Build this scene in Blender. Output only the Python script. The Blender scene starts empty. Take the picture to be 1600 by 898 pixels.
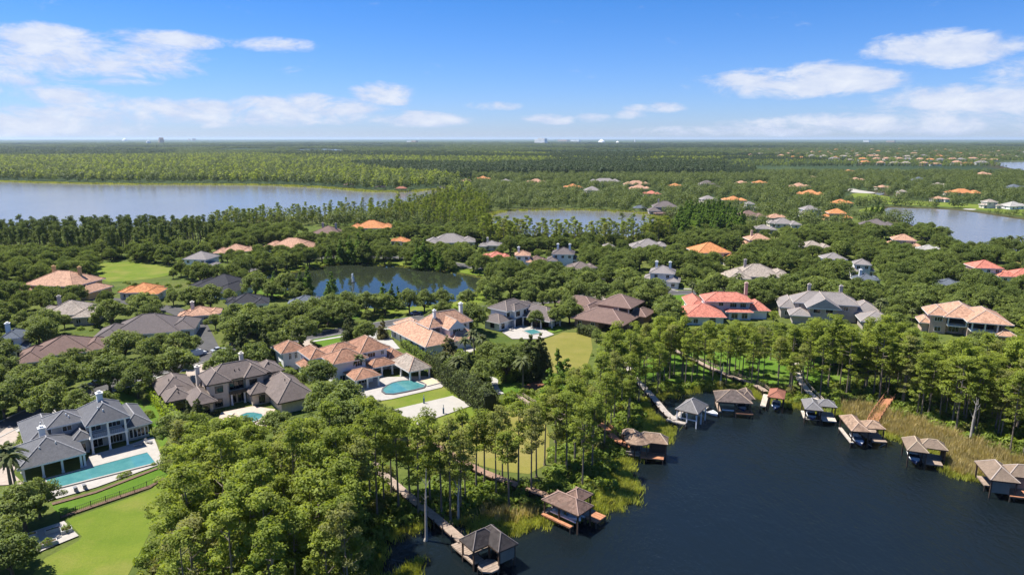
import bpy, math, random
import numpy as np
from mathutils import Vector, Matrix
SC = bpy.context.scene
COL = SC.collection
random.seed(7); RNG = np.random.default_rng(7)
R = math.radians

# ------------------------------------------------------------------ camera
CAM_H, PITCH, FPX = 65.0, R(12.3), 1067.0
cam = bpy.data.cameras.new('camera'); camo = bpy.data.objects.new('camera', cam); COL.objects.link(camo)
cam.sensor_width = 36.0; cam.lens = 24.0; cam.clip_start = 1.0; cam.clip_end = 120000.0
camo.location = (0, 0, CAM_H); camo.rotation_euler = (math.pi/2 - PITCH, 0, 0)
SC.camera = camo
SC.render.resolution_x, SC.render.resolution_y = 1024, 574
SC.view_settings.view_transform = 'Standard'; SC.view_settings.look = 'None'
SC.view_settings.exposure = 0.95; SC.view_settings.gamma = 1.0
SC.render.engine = 'CYCLES'
cy = SC.cycles
cy.max_bounces = 6; cy.diffuse_bounces = 2; cy.glossy_bounces = 3; cy.transmission_bounces = 3; cy.volume_bounces = 1
cy.transparent_max_bounces = 6; cy.caustics_reflective = False; cy.caustics_refractive = False
cy.use_denoising = True

# ------------------------------------------------------------------ sun and sky
SUN_EL = R(61); SUN_AZ = math.atan2(-0.70, 0.22)      # azimuth measured from +Y towards +X
sd = Vector((math.sin(SUN_AZ)*math.cos(SUN_EL), math.cos(SUN_AZ)*math.cos(SUN_EL), math.sin(SUN_EL)))
sun = bpy.data.lights.new('sun', 'SUN'); suno = bpy.data.objects.new('sun', sun); COL.objects.link(suno)
sun.energy = 4.8; sun.angle = R(0.5); sun.color = (1.0, 0.955, 0.88)
suno.rotation_euler = (-sd).to_track_quat('-Z', 'Y').to_euler()
suno.location = (0, 0, 300)

def px_dir(px, py):
    u = (px-800)/FPX; v = (py-449)/FPX
    d = Vector((u, math.cos(PITCH)-v*math.sin(PITCH), -math.sin(PITCH)-v*math.cos(PITCH)))
    return math.atan2(d.x, d.y), d.z/math.hypot(d.x, d.y)

world = bpy.data.worlds.new('World'); SC.world = world; world.use_nodes = True
nt = world.node_tree; N = nt.nodes; L = nt.links
for n in list(N): N.remove(n)
def node(t, tree=None, **kw):
    n = (tree or nt).nodes.new(t)
    for k, v in kw.items(): setattr(n, k, v)
    return n
def M(op, a, b=None, c=None, tree=None, clamp=False):
    tr = tree or nt
    n = tr.nodes.new('ShaderNodeMath'); n.operation = op; n.use_clamp = clamp
    for i, v in enumerate((a, b, c)):
        if v is None: continue
        if isinstance(v, (int, float)): n.inputs[i].default_value = v
        else: tr.links.new(v, n.inputs[i])
    return n.outputs[0]
sky = node('ShaderNodeTexSky'); sky.sky_type = 'NISHITA'; sky.sun_disc = False
sky.sun_elevation = SUN_EL; sky.sun_rotation = SUN_AZ; sky.altitude = 60
sky.air_density = 1.0; sky.dust_density = 0.15; sky.ozone_density = 2.2
tint = node('ShaderNodeMix'); tint.data_type = 'RGBA'; tint.blend_type = 'MULTIPLY'; tint.inputs[0].default_value = 1.0
L.new(sky.outputs[0], tint.inputs[6])
skys = node('ShaderNodeVectorMath', operation='SCALE'); L.new(tint.outputs[2], skys.inputs[0]); skys.inputs['Scale'].default_value = 0.079
tc = node('ShaderNodeTexCoord'); sep = node('ShaderNodeSeparateXYZ'); L.new(tc.outputs['Generated'], sep.inputs[0])
X, Y, Z = sep.outputs
az = M('ARCTAN2', X, Y)
hyp = M('SQRT', M('ADD', M('MULTIPLY', X, X), M('MULTIPLY', Y, Y)))
el = M('DIVIDE', Z, M('MAXIMUM', hyp, 0.01))
tel = node('ShaderNodeMix'); tel.data_type = 'RGBA'; L.new(M('MULTIPLY', M('ABSOLUTE', el), 5.0, clamp=True), tel.inputs[0])
tel.inputs[6].default_value = (.47, .60, 1.04, 1); tel.inputs[7].default_value = (.215, .515, .95, 1); L.new(tel.outputs[2], tint.inputs[7])     # clear humid-air blue, same all round
comb = node('ShaderNodeCombineXYZ'); L.new(M('MULTIPLY', az, 1.0), comb.inputs[0]); L.new(M('MULTIPLY', el, 2.4), comb.inputs[1])
n1 = node('ShaderNodeTexNoise'); n1.inputs['Scale'].default_value = 15.0; n1.inputs['Detail'].default_value = 12.0; n1.inputs['Roughness'].default_value = 0.66; n1.inputs['Distortion'].default_value = 0.35
L.new(comb.outputs[0], n1.inputs['Vector'])
n2 = node('ShaderNodeTexNoise'); n2.inputs['Scale'].default_value = 4.0; n2.inputs['Detail'].default_value = 5.0
L.new(comb.outputs[0], n2.inputs['Vector'])
CLOUDS = [(120, 88, 180, 36, 1.0), (60, 60, 120, 22, .8), (250, 62, 90, 16, .85), (428, 70, 72, 13, .8), (100, 150, 75, 15, .95),
          (190, 128, 60, 8, .6), (330, 176, 300, 22, .85), (470, 168, 130, 22, 1.0), (600, 146, 60, 20, .85), (650, 186, 100, 14, .95),
          (60, 195, 170, 20, .75), (770, 166, 60, 8, .6), (1250, 128, 165, 26, 1.1), (1300, 112, 80, 20, .9), (1465, 76, 105, 27, 1.15),
          (1500, 158, 150, 24, .95), (1400, 192, 260, 18, .8), (1180, 204, 260, 10, .6), (862, 186, 55, 10, .9), (925, 184, 36, 9, .9), (1025, 168, 52, 10, .9), (985, 180, 32, 8, .8),
          (1700, 120, 120, 40, .9), (-120, 110, 150, 40, .9), (-260, 180, 160, 24, .9), (1850, 190, 200, 26, .9)]
dens = None
for (cx, cyy, hw, hh, st) in CLOUDS:
    a0, e0 = px_dir(cx, cyy)
    da = hw/FPX; de = hh/FPX
    q1 = M('MULTIPLY', M('SUBTRACT', az, a0), 1/da); q2 = M('MULTIPLY', M('SUBTRACT', el, e0), 1/de)
    q = M('SUBTRACT', 1.0, M('ADD', M('MULTIPLY', q1, q1), M('MULTIPLY', q2, q2)))
    q = M('MULTIPLY', M('MAXIMUM', q, 0.0), st)
    dens = q if dens is None else M('MAXIMUM', dens, q)
nz = M('SUBTRACT', n1.outputs['Fac'], 0.5)
d1 = M('ADD', M('MULTIPLY', M('POWER', M('MAXIMUM', dens, 0.0), 0.6), 0.88), M('MULTIPLY', nz, 2.3))
# scattered fair-weather cloud everywhere else, thickening gently towards the horizon
low = M('MULTIPLY', M('SUBTRACT', n2.outputs['Fac'], 0.60), 1.1)
d1 = M('ADD', d1, M('MAXIMUM', M('MULTIPLY', low, M('SUBTRACT', 0.9, M('MULTIPLY', M('ABSOLUTE', el), 0.6))), -0.02))
mr = node('ShaderNodeMapRange'); mr.interpolation_type = 'SMOOTHSTEP'; L.new(d1, mr.inputs[0])
mr.inputs[1].default_value = 0.20; mr.inputs[2].default_value = 0.88; mr.inputs[3].default_value = 0.0; mr.inputs[4].default_value = 0.93
csh = node('ShaderNodeMix'); csh.data_type = 'RGBA'; n4 = node('ShaderNodeTexNoise'); n4.inputs['Scale'].default_value = 26.0; n4.inputs['Detail'].default_value = 8.0; n4.inputs['Roughness'].default_value = 0.6; L.new(comb.outputs[0], n4.inputs['Vector'])
L.new(M('ADD', M('MULTIPLY', M('SUBTRACT', d1, 0.35), 0.75), M('MULTIPLY', M('SUBTRACT', n4.outputs['Fac'], 0.5), 1.8), clamp=True), csh.inputs[0])
csh.inputs[6].default_value = (0.32, 0.365, 0.475, 1); csh.inputs[7].default_value = (0.475, 0.49, 0.52, 1)
mixc = node('ShaderNodeMix'); mixc.data_type = 'RGBA'
L.new(mr.outputs[0], mixc.inputs[0]); L.new(skys.outputs[0], mixc.inputs[6]); L.new(csh.outputs[2], mixc.inputs[7])
bg = node('ShaderNodeBackground'); L.new(mixc.outputs[2], bg.inputs[0]); bg.inputs[1].default_value = 1.0
wo = node('ShaderNodeOutputWorld'); L.new(bg.outputs[0], wo.inputs[0])

# ------------------------------------------------------------------ helpers
def G(px, py, z=0.0):
    """ground point (at height z) under a survey mark of the photograph"""
    u = (px-800)/FPX; v = (py-449)/FPX
    t = (CAM_H-z)/(math.sin(PITCH)+v*math.cos(PITCH))
    return (u*t, t*(math.cos(PITCH)-v*math.sin(PITCH)))
def GP(pts, z=0.0): return [G(p[0], p[1], z) for p in pts]
CP, SP = math.cos(PITCH), math.sin(PITCH)
def PXv(x, y, z):
    dz = z-CAM_H; dep = y*CP-dz*SP; up = y*SP+dz*CP
    return 800+FPX*x/dep, 449-FPX*up/dep

MATS = {}
def mat(name):
    m = bpy.data.materials.new(name); m.use_nodes = True
    for n in list(m.node_tree.nodes): m.node_tree.nodes.remove(n)
    return m, m.node_tree
def mixrgb(tr, fac, a, b, blend='MIX'):
    n = tr.nodes.new('ShaderNodeMix'); n.data_type = 'RGBA'; n.blend_type = blend
    for i, v in ((0, fac), (6, a), (7, b)):
        if isinstance(v, (int, float)): n.inputs[i].default_value = v
        elif isinstance(v, (tuple, list)): n.inputs[i].default_value = (*v[:3], 1)
        else: tr.links.new(v, n.inputs[i])
    return n.outputs[2]
def noise(tr, vec, scale, detail=4, rough=.55):
    n = tr.nodes.new('ShaderNodeTexNoise'); n.inputs['Scale'].default_value = scale
    n.inputs['Detail'].default_value = detail; n.inputs['Roughness'].default_value = rough
    if vec is not None: tr.links.new(vec, n.inputs['Vector'])
    return n.outputs['Fac']
def ramp(tr, fac, a, b, lo=0., hi=1.):
    n = tr.nodes.new('ShaderNodeMapRange'); tr.links.new(fac, n.inputs[0])
    n.inputs[1].default_value = a; n.inputs[2].default_value = b; n.inputs[3].default_value = lo; n.inputs[4].default_value = hi
    return n.outputs[0]
def finish(m, tr, col, rough=.8, spec=.3, bump=None, bdist=.1, bstr=.5, metallic=0.):
    p = tr.nodes.new('ShaderNodeBsdfPrincipled')
    if isinstance(col, (tuple, list)): p.inputs['Base Color'].default_value = (*col[:3], 1)
    else: tr.links.new(col, p.inputs['Base Color'])
    p.inputs['Roughness'].default_value = rough; p.inputs['Specular IOR Level'].default_value = spec; p.inputs['Metallic'].default_value = metallic
    if bump is not None:
        b = tr.nodes.new('ShaderNodeBump'); tr.links.new(bump, b.inputs['Height']); b.inputs['Distance'].default_value = bdist; b.inputs['Strength'].default_value = bstr
        tr.links.new(b.outputs[0], p.inputs['Normal'])
    o = tr.nodes.new('ShaderNodeOutputMaterial'); tr.links.new(p.outputs[0], o.inputs[0])
    return p
def geo_pos(tr): return tr.nodes.new('ShaderNodeNewGeometry').outputs['Position']
def obj_co(tr): return tr.nodes.new('ShaderNodeTexCoord').outputs['Object']

def plain(name, col, rough=.7, var=.18, scale=1.2, spec=.3):
    """painted / rendered / wooden surface with mottling"""
    if name in MATS: return MATS[name]
    m, tr = mat(name); v = geo_pos(tr)
    n = noise(tr, v, scale, 5); n3 = noise(tr, v, scale*9, 2)
    f = ramp(tr, n, .25, .75, 1-var, 1+var*.6); f2 = ramp(tr, n3, .3, .7, 1-var*.5, 1+var*.4)
    c = mixrgb(tr, 1., col, f, 'MULTIPLY'); c = mixrgb(tr, 1., c, f2, 'MULTIPLY')
    finish(m, tr, c, rough, spec); MATS[name] = m; return m
def roofmat(name, col, tile=True, stain=.35):
    """clay tiles or shingles: courses, per-tile colour, streaks and dark weathering"""
    if name in MATS: return MATS[name]
    col = tuple(k*.80 for k in col)
    m, tr = mat(name); v = geo_pos(tr)
    vo = tr.nodes.new('ShaderNodeTexVoronoi'); vo.inputs['Scale'].default_value = 2.3 if tile else 3.2; tr.links.new(v, vo.inputs['Vector'])
    sepc = tr.nodes.new('ShaderNodeSeparateColor'); tr.links.new(vo.outputs['Color'], sepc.inputs[0])
    pv = ramp(tr, sepc.outputs[0], 0, 1, .68 if tile else .86, 1.3 if tile else 1.12)
    c = mixrgb(tr, 1., col, pv, 'MULTIPLY')
    if tile: c = mixrgb(tr, ramp(tr, sepc.outputs[1], .72, 1., 0, .5), c, (col[0]*1.25+.02, col[1]*1.35+.02, col[2]*1.4+.015))
    st = ramp(tr, noise(tr, v, .32, 5, .6), .48, .72, 0., stain)
    c = mixrgb(tr, st, c, (col[0]*.38, col[1]*.40, col[2]*.42))
    sx = tr.nodes.new('ShaderNodeSeparateXYZ'); tr.links.new(v, sx.inputs[0])
    cr = M('FRACT', M('MULTIPLY', sx.outputs[2], 5.0 if tile else 6.5, tree=tr), tree=tr)
    c = mixrgb(tr, ramp(tr, cr, .0, .25, .22, 0.), c, (col[0]*.4, col[1]*.4, col[2]*.4))
    finish(m, tr, c, .82 if tile else .9, .25, bump=cr, bdist=.06, bstr=.6); MATS[name] = m; return m
def leafmat(name, a, b, trans=.28, dry=None):
    """foliage: each leaf spray and each plant its own green"""
    if name in MATS: return MATS[name]
    m, tr = mat(name)
    g = tr.nodes.new('ShaderNodeNewGeometry'); oi = tr.nodes.new('ShaderNodeObjectInfo')
    f = M('ADD', M('MULTIPLY', g.outputs['Random Per Island'], .55, tree=tr), M('MULTIPLY', oi.outputs['Random'], .5, tree=tr), tree=tr, clamp=True)
    c = mixrgb(tr, f, a, b)
    cn = noise(tr, g.outputs['Position'], .42, 3)
    c = mixrgb(tr, 1., c, ramp(tr, cn, .32, .68, .62, 1.34), 'MULTIPLY')
    pn = noise(tr, g.outputs['Position'], .055, 3)
    c = mixrgb(tr, ramp(tr, pn, .35, .7, 0., .45), c, (a[0]*.75+.012, a[1]*.8, a[2]*.7))
    if dry is not None:
        c = mixrgb(tr, ramp(tr, oi.outputs['Random'], .80, 1., 0., .75), c, dry)
    d = tr.nodes.new('ShaderNodeBsdfPrincipled'); tr.links.new(c, d.inputs['Base Color']); d.inputs['Roughness'].default_value = .62; d.inputs['Specular IOR Level'].default_value = .22
    t = tr.nodes.new('ShaderNodeBsdfTranslucent'); tr.links.new(mixrgb(tr, 1., c, (1.5, 1.45, .6), 'MULTIPLY'), t.inputs[0])
    mx = tr.nodes.new('ShaderNodeMixShader'); mx.inputs[0].default_value = trans
    tr.links.new(d.outputs[0], mx.inputs[1]); tr.links.new(t.outputs[0], mx.inputs[2])
    o = tr.nodes.new('ShaderNodeOutputMaterial'); tr.links.new(mx.outputs[0], o.inputs[0])
    MATS[name] = m; return m
def watermat(name, col, rough, wscale, wstr, wdist=.25):
    m, tr = mat(name); v = geo_pos(tr)
    mp = tr.nodes.new('ShaderNodeMapping'); mp.inputs['Scale'].default_value = (1., .55, 1.); mp.inputs['Rotation'].default_value = (0, 0, .5); tr.links.new(v, mp.inputs[0])
    a = noise(tr, mp.outputs[0], wscale, 4, .6); b = noise(tr, mp.outputs[0], wscale*.16, 3)
    wind = noise(tr, mp.outputs[0], wscale*.022, 3)
    h = M('MULTIPLY', M('ADD', a, M('MULTIPLY', b, 1.4, tree=tr), tree=tr), ramp(tr, wind, .3, .7, .45, 1.25), tree=tr)
    p = finish(m, tr, col, rough, .5, bump=h, bdist=wdist, bstr=wstr); p.inputs['IOR'].default_value = 1.33
    MATS[name] = m; return m

class MB:
    def __init__(s): s.v = []; s.f = []
    def add(s, vs, fs):
        o = len(s.v); s.v += [tuple(p) for p in vs]; s.f += [tuple(i+o for i in f) for f in fs]; return s
    def box(s, x0, x1, y0, y1, z0, z1):
        return s.add([(x0,y0,z0),(x1,y0,z0),(x1,y1,z0),(x0,y1,z0),(x0,y0,z1),(x1,y0,z1),(x1,y1,z1),(x0,y1,z1)],
                     [(3,2,1,0),(4,5,6,7),(0,1,5,4),(1,2,6,5),(2,3,7,6),(3,0,4,7)])
    def prism(s, poly, z0, z1):
        n = len(poly); a = sum(poly[i][0]*poly[(i+1)%n][1]-poly[(i+1)%n][0]*poly[i][1] for i in range(n))
        if a < 0: poly = poly[::-1]
        return s.add([(x,y,z0) for x,y in poly]+[(x,y,z1) for x,y in poly],
                     [tuple(range(n-1,-1,-1)), tuple(range(n,2*n))]+[(i,(i+1)%n,n+(i+1)%n,n+i) for i in range(n)])
    def tube(s, p, q, r0, r1, n=6, cap=True):
        p = Vector(p); q = Vector(q); d = (q-p).normalized()
        a = d.orthogonal().normalized(); b = d.cross(a)
        ring = lambda c, r: [c+a*(r*math.cos(2*math.pi*i/n))+b*(r*math.sin(2*math.pi*i/n)) for i in range(n)]
        fs = [(i,(i+1)%n,n+(i+1)%n,n+i) for i in range(n)]
        if cap: fs += [tuple(range(n-1,-1,-1)), tuple(range(n,2*n))]
        return s.add(ring(p,r0)+ring(q,r1), fs)
    def path(s, pts, rs, n=7):
        pts = [Vector(p) for p in pts]; vs = []; k = len(pts)
        for i, p in enumerate(pts):
            d = (pts[min(i+1,k-1)]-pts[max(i-1,0)]).normalized(); a = Vector((1,0,0)) if abs(d.z) > .6 else Vector((0,0,1))
            a = (a-d*a.dot(d)).normalized(); b = d.cross(a)
            vs += [p+a*(rs[i]*math.cos(2*math.pi*j/n))+b*(rs[i]*math.sin(2*math.pi*j/n)) for j in range(n)]
        fs = [(i*n+j, i*n+(j+1)%n, (i+1)*n+(j+1)%n, (i+1)*n+j) for i in range(k-1) for j in range(n)]
        return s.add(vs, fs+[tuple(range(n-1,-1,-1)), tuple((k-1)*n+j for j in range(n))])
    def mesh(s, name, m):
        me = bpy.data.meshes.new(name); me.from_pydata(s.v, [], s.f); me.update()
        if m is not None: me.materials.append(m)
        return me
    def build(s, name, m, parent=None, loc=(0,0,0), rot=0.):
        o = bpy.data.objects.new(name, s.mesh(name, m)); COL.objects.link(o)
        o.location = loc; o.rotation_euler = (0,0,rot)
        if parent is not None: o.parent = parent
        return o
def quads_mesh(name, v, m, extra=None):
    """fast mesh of loose quads; v: n x 4 x 3"""
    n = len(v); me = bpy.data.meshes.new(name)
    me.vertices.add(n*4); me.vertices.foreach_set('co', v.reshape(-1).astype(np.float32))
    me.loops.add(n*4); me.loops.foreach_set('vertex_index', np.arange(n*4, dtype=np.int32))
    me.polygons.add(n); me.polygons.foreach_set('loop_start', np.arange(0, n*4, 4, dtype=np.int32))
    me.materials.append(m); me.update(); me.validate(); return me
def link(name, data, parent=None):
    o = bpy.data.objects.new(name, data); COL.objects.link(o)
    if parent is not None: o.parent = parent
    return o
def thing(name, label, cat, loc=(0,0,0), rot=0., group=None, scale=1.):
    o = bpy.data.objects.new(name, None); COL.objects.link(o); o.empty_display_size = .5
    o.location = loc; o.rotation_euler = (0,0,rot); o.scale = (scale,)*3 if isinstance(scale,(int,float)) else scale
    return tag(o, label, cat, group)
def tag(o, label=None, cat=None, group=None, kind=None):
    if label: o['label'] = label
    if cat: o['category'] = cat
    if group: o['group'] = group
    if kind: o['kind'] = kind
    return o

def in_poly(poly, x, y):
    p = np.asarray(poly); inside = np.zeros(x.shape, bool); n = len(p); j = n-1
    for i in range(n):
        xi, yi = p[i]; xj, yj = p[j]
        c = ((yi > y) != (yj > y)) & (x < (xj-xi)*(y-yi)/((yj-yi) if yj != yi else 1e-9)+xi)
        inside ^= c; j = i
    return inside
def poly_dist(poly, x, y, closed=True):
    p = np.asarray(poly); d = np.full(x.shape, 1e9); n = len(p)
    for i in range(n if closed else n-1):
        a = p[i]; b = p[(i+1) % n]; ab = b-a; L2 = max((ab**2).sum(), 1e-9)
        t = np.clip(((x-a[0])*ab[0]+(y-a[1])*ab[1])/L2, 0, 1)
        d = np.minimum(d, np.hypot(x-a[0]-t*ab[0], y-a[1]-t*ab[1]))
    return d
def smooth(poly, it=2, closed=True):
    p = [tuple(q) for q in poly]
    for _ in range(it):
        o = []; n = len(p)
        if not closed: o.append(p[0])
        for i in range(n if closed else n-1):
            a = p[i]; b = p[(i+1) % n]
            o += [(a[0]*.75+b[0]*.25, a[1]*.75+b[1]*.25), (a[0]*.25+b[0]*.75, a[1]*.25+b[1]*.75)]
        if not closed: o.append(p[-1])
        p = o
    return p

ONES = ['', 'first', 'second', 'third', 'fourth', 'fifth', 'sixth', 'seventh', 'eighth', 'ninth', 'tenth', 'eleventh', 'twelfth', 'thirteenth', 'fourteenth', 'fifteenth', 'sixteenth', 'seventeenth', 'eighteenth', 'nineteenth']
TENS = ['', '', 'twent', 'thirt', 'fort', 'fift', 'sixt', 'sevent', 'eight', 'ninet']
def ordinal(n): return ONES[n] if n < 20 else (TENS[n//10]+'ieth' if n % 10 == 0 else TENS[n//10]+'y-'+ONES[n % 10])
BLOCK = []      # world polygons with no trees
KEEP = []       # sight lines the photograph shows open: x0,x1,y0,y1 of the view and the distance up to which they are open
def keep(x0, x1, y0, y1, base=None): KEEP.append((x0, x1, y0, y1, G((x0+x1)/2, base if base else y1)[1]))

# ------------------------------------------------------------------ water
WZ = -0.35
LAKES = {
 'near': [(560,905),(592,862),(590,838),(612,826),(650,822),(690,812),(716,806),(742,818),(765,828),(785,832),(820,822),(862,808),(905,812),(940,788),(972,786),(990,772),(985,752),(968,735),(978,716),
          (1000,712),(1012,690),(1040,682),(1046,668),(1022,652),(1003,640),(1004,622),(1030,618),(1055,612),(1090,606),(1130,603),(1165,606),(1182,612),(1195,622),(1228,630),(1256,634),(1290,646),
          (1317,650),(1330,653),(1362,664),(1394,681),(1427,691),(1462,700),(1478,728),(1490,741),(1521,746),(1542,749),(1580,752),(1640,764),(1760,800),(2300,1000),(1800,1350),(560,1350)],
 'pond': [(392,439),(400,432),(425,429),(462,424),(500,416),(525,412),(580,413),(637,416),(662,421),(700,424),(737,430),(760,435),(757,446),(738,458),(724,467),(700,473),(662,477),(612,480),(560,481),(525,470),(480,458),(440,452),(405,447)],
 'big': [(-300,281),(0,283),(50,285),(100,286),(200,288),(300,288),(400,288.5),(470,291),(525,294),(575,299),(610,299),(640,300),(665,296),(700,297),(715,302),(690,309),(655,318),(620,330),(560,337),(470,340),(400,343),(330,350),(250,357),(150,361),(0,364),(-300,366)],
 'small': [(762,336),(775,331),(800,328.5),(850,327.5),(900,327.5),(950,329),(990,331),(1015,334),(1036,342),(1046,352),(1030,364),(985,372),(920,376),(850,376),(800,372),(770,360),(758,348)],
 'right': [(1375,331),(1388,323),(1420,325),(1470,326),(1520,330.5),(1560,337),(1600,343),(1700,352),(1750,380),(1640,400),(1550,397),(1500,388),(1475,378),(1450,366),(1430,352),(1400,342)],
 'far_right': [(1545,254),(1600,252.5),(1800,252),(1800,268),(1640,268),(1600,266),(1575,262)],
 'far_a': [(430,235),(480,233),(520,233),(545,235),(540,237.5),(480,237)],
 'far_b': [(520,240),(560,238.5),(575,240),(560,242),(530,242)],
 'far_c': [(610,239),(690,238),(700,240),(650,241.5)],
 'garden_pond': [(1366,301),(1380,298.5),(1383,303),(1370,305)],
}
WL = {k: smooth(GP(v), 2) for k, v in LAKES.items()}
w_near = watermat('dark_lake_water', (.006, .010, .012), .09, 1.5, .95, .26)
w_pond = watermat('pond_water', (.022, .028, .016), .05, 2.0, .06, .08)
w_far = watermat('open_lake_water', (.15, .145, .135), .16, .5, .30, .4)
LAB = {'near': 'dark navy lake rippling in front of the boathouses', 'pond': 'green-grey pond with a fountain ringed by lawns', 'big': 'broad pale lake below the distant forest',
       'small': 'small blue lake behind a row of cypresses', 'right': 'grey lake beside the golf fairway', 'far_right': 'pale far lake beyond the golf houses',
       'far_a': 'thin pale far lake sliver in the forest', 'far_b': 'short far water sliver in the forest', 'far_c': 'narrow far water sliver behind dark trees', 'garden_pond': 'tiny blue pond among far lawns'}
for k, poly in WL.items():
    p = np.array(poly); c = p.mean(0); d = 3.0 if k in ('near', 'pond') else 8.
    off = p-c; off = off/np.maximum(np.linalg.norm(off, axis=1, keepdims=True), 1e-6)
    q = p+off*(d*.0)           # sheet follows the shore; the bed below is dug a little wider
    mb = MB(); n = len(q); mb.add([(x, y, WZ) for x, y in q], [tuple(range(n))])
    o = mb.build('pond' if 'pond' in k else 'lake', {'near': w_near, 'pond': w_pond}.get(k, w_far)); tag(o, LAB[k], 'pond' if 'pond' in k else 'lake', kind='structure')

# ------------------------------------------------------------------ ground: one sheet, denser near the houses
angs = np.concatenate([np.linspace(-180, -54, 22)[:-1], np.linspace(-54, 54, 420), np.linspace(54, 180, 22)[1:]])
rads = [0.0, 30.0]
while rads[-1] < 1500: rads.append(rads[-1]*1.0068+(.0 if rads[-1] > 80 else 4.))
while rads[-1] < 48000: rads.append(rads[-1]*1.12)
rads = np.array(rads[1:])
A, RR = np.meshgrid(np.radians(angs), rads)
gx = RR*np.sin(A); gy = RR*np.cos(A); gz = np.zeros_like(gx)
sh = np.full(gx.shape, 1e9)
jit = (np.sin(gx*.9+1.3*np.sin(gy*.5))*.5+np.sin(gy*1.3+gx*.31)*.5)
for k, poly in WL.items():
    P_ = np.array(poly); r0 = np.hypot(P_[:, 0], P_[:, 1])
    selr = (RR > r0.min()*.8) & (RR < r0.max()*1.25)
    x = gx[selr]; y = gy[selr]
    s = poly_dist(poly, x, y); ins = in_poly(poly, x, y); s = np.where(ins, -s, s)
    w = np.clip(r0.min()/150, .6, 20)
    s = s+jit[selr]*.35*min(w, 2.5)
    gz[selr] = np.minimum(gz[selr], -1.6*np.clip(.5-s/(w*1.6), 0, 1))
    sh[selr] = np.minimum(sh[selr], s/w)
nr, na = gx.shape
idx = np.arange(nr*na).reshape(nr, na)
f = np.stack([idx[:-1, :-1], idx[:-1, 1:], idx[1:, 1:], idx[1:, :-1]], -1).reshape(-1, 4)[:, ::-1]
me = bpy.data.meshes.new('ground'); nv = nr*na
me.vertices.add(nv+1)
co = np.concatenate([np.stack([gx, gy, gz], -1).reshape(-1, 3), [[0, 0, -1.2]]]); me.vertices.foreach_set('co', co.reshape(-1).astype(np.float32))
cf = np.stack([np.full(na-1, nv), idx[0, 1:], idx[0, :-1]], -1)
me.loops.add(len(f)*4+len(cf)*3); me.loops.foreach_set('vertex_index', np.concatenate([f.reshape(-1), cf.reshape(-1)]).astype(np.int32))
me.polygons.add(len(f)+len(cf))
me.polygons.foreach_set('loop_start', np.concatenate([np.arange(len(f))*4, len(f)*4+np.arange(len(cf))*3]).astype(np.int32))
me.update(); me.validate()
at = me.attributes.new('shore', 'FLOAT', 'POINT'); at.data.foreach_set('value', np.concatenate([np.clip(sh, -4, 40).reshape(-1), [0]]).astype(np.float32))
m, tr = mat('ground_soil_and_grass'); v = geo_pos(tr)
big = noise(tr, v, .012, 4); midn = noise(tr, v, .09, 5); fine = noise(tr, v, 1.1, 4, .65)
c = mixrgb(tr, ramp(tr, midn, .35, .65), (.070, .105, .018), (.130, .150, .034))
c = mixrgb(tr, ramp(tr, fine, .3, .75, 0, .7), c, (.035, .052, .012))
c = mixrgb(tr, ramp(tr, big, .5, .7, 0, .5), c, (.12, .105, .04))
# distant country: woodland greens in broad stands, pale clearings
sx = tr.nodes.new('ShaderNodeSeparateXYZ'); tr.links.new(v, sx.inputs[0])
stand = noise(tr, v, .0011, 6, .6); st2 = noise(tr, v, .012, 5, .7)
fc = mixrgb(tr, ramp(tr, stand, .38, .6), (.030, .050, .022), (.075, .105, .034))
fc = mixrgb(tr, ramp(tr, st2, .35, .7, 0, .75), fc, (.022, .038, .016))
clear = noise(tr, v, .0022, 4, .5)
fc = mixrgb(tr, ramp(tr, clear, .66, .72, 0, .7), fc, (.13, .14, .07))
c = mixrgb(tr, ramp(tr, sx.outputs[1], 560, 800), c, fc)
an = tr.nodes.new('ShaderNodeAttribute'); an.attribute_name = 'shore'
c = mixrgb(tr, ramp(tr, an.outputs['Fac'], .5, 5., .85, 0.), c, (.055, .042, .022))
finish(m, tr, c, .95, .1, bump=M('ADD', fine, M('MULTIPLY', midn, 2., tree=tr), tree=tr), bdist=.25, bstr=.6)
me.materials.append(m); go = link('ground', me); tag(go, 'grassy and wooded ground running to the horizon', 'ground', kind='structure')

# ------------------------------------------------------------------ lawns, roads, paving: thin sheets
def grass_mat(name, a, b, dry):
    a, b, dry = (tuple(k*.84 for k in q) for q in (a, b, dry))
    m, tr = mat(name); v = geo_pos(tr)
    c = mixrgb(tr, ramp(tr, noise(tr, v, .16, 4), .3, .7), a, b)
    c = mixrgb(tr, ramp(tr, noise(tr, v, .07, 5, .6), .48, .7, 0, .75), c, dry)
    fn = noise(tr, v, 2.4, 4, .7)
    c = mixrgb(tr, ramp(tr, fn, .25, .7, .42, 0.), c, (a[0]*.5, a[1]*.55, a[2]*.5))
    finish(m, tr, c, .95, .1, bump=fn, bdist=.12, bstr=.8); MATS[name] = m; return m
g_mown = grass_mat('mown_lawn', (.125, .185, .020), (.185, .230, .030), (.27, .245, .065))
g_lush = grass_mat('lush_lawn', (.080, .165, .016), (.130, .215, .024), (.16, .21, .04))
g_dry = grass_mat('dry_lawn', (.20, .195, .038), (.26, .23, .058), (.33, .26, .10))
asphalt = plain('asphalt', (.075, .072, .070), .9, .25, .4); kerbm = plain('kerb_concrete', (.38, .36, .33), .85)
paver = plain('pale_pavers', (.37, .34, .30), .8, .16, .9); drive = plain('driveway_pavers', (.37, .305, .25), .85, .2, 1.); concrete = plain('white_concrete', (.37, .355, .325), .85, .12, .7)
sand = plain('white_sand', (.36, .335, .29), .95, .08, .6); mulch = plain('brown_mulch', (.15, .095, .062), .95, .35, 2.); redmulch = plain('red_mulch', (.20, .085, .045), .95, .3, 2.)
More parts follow.
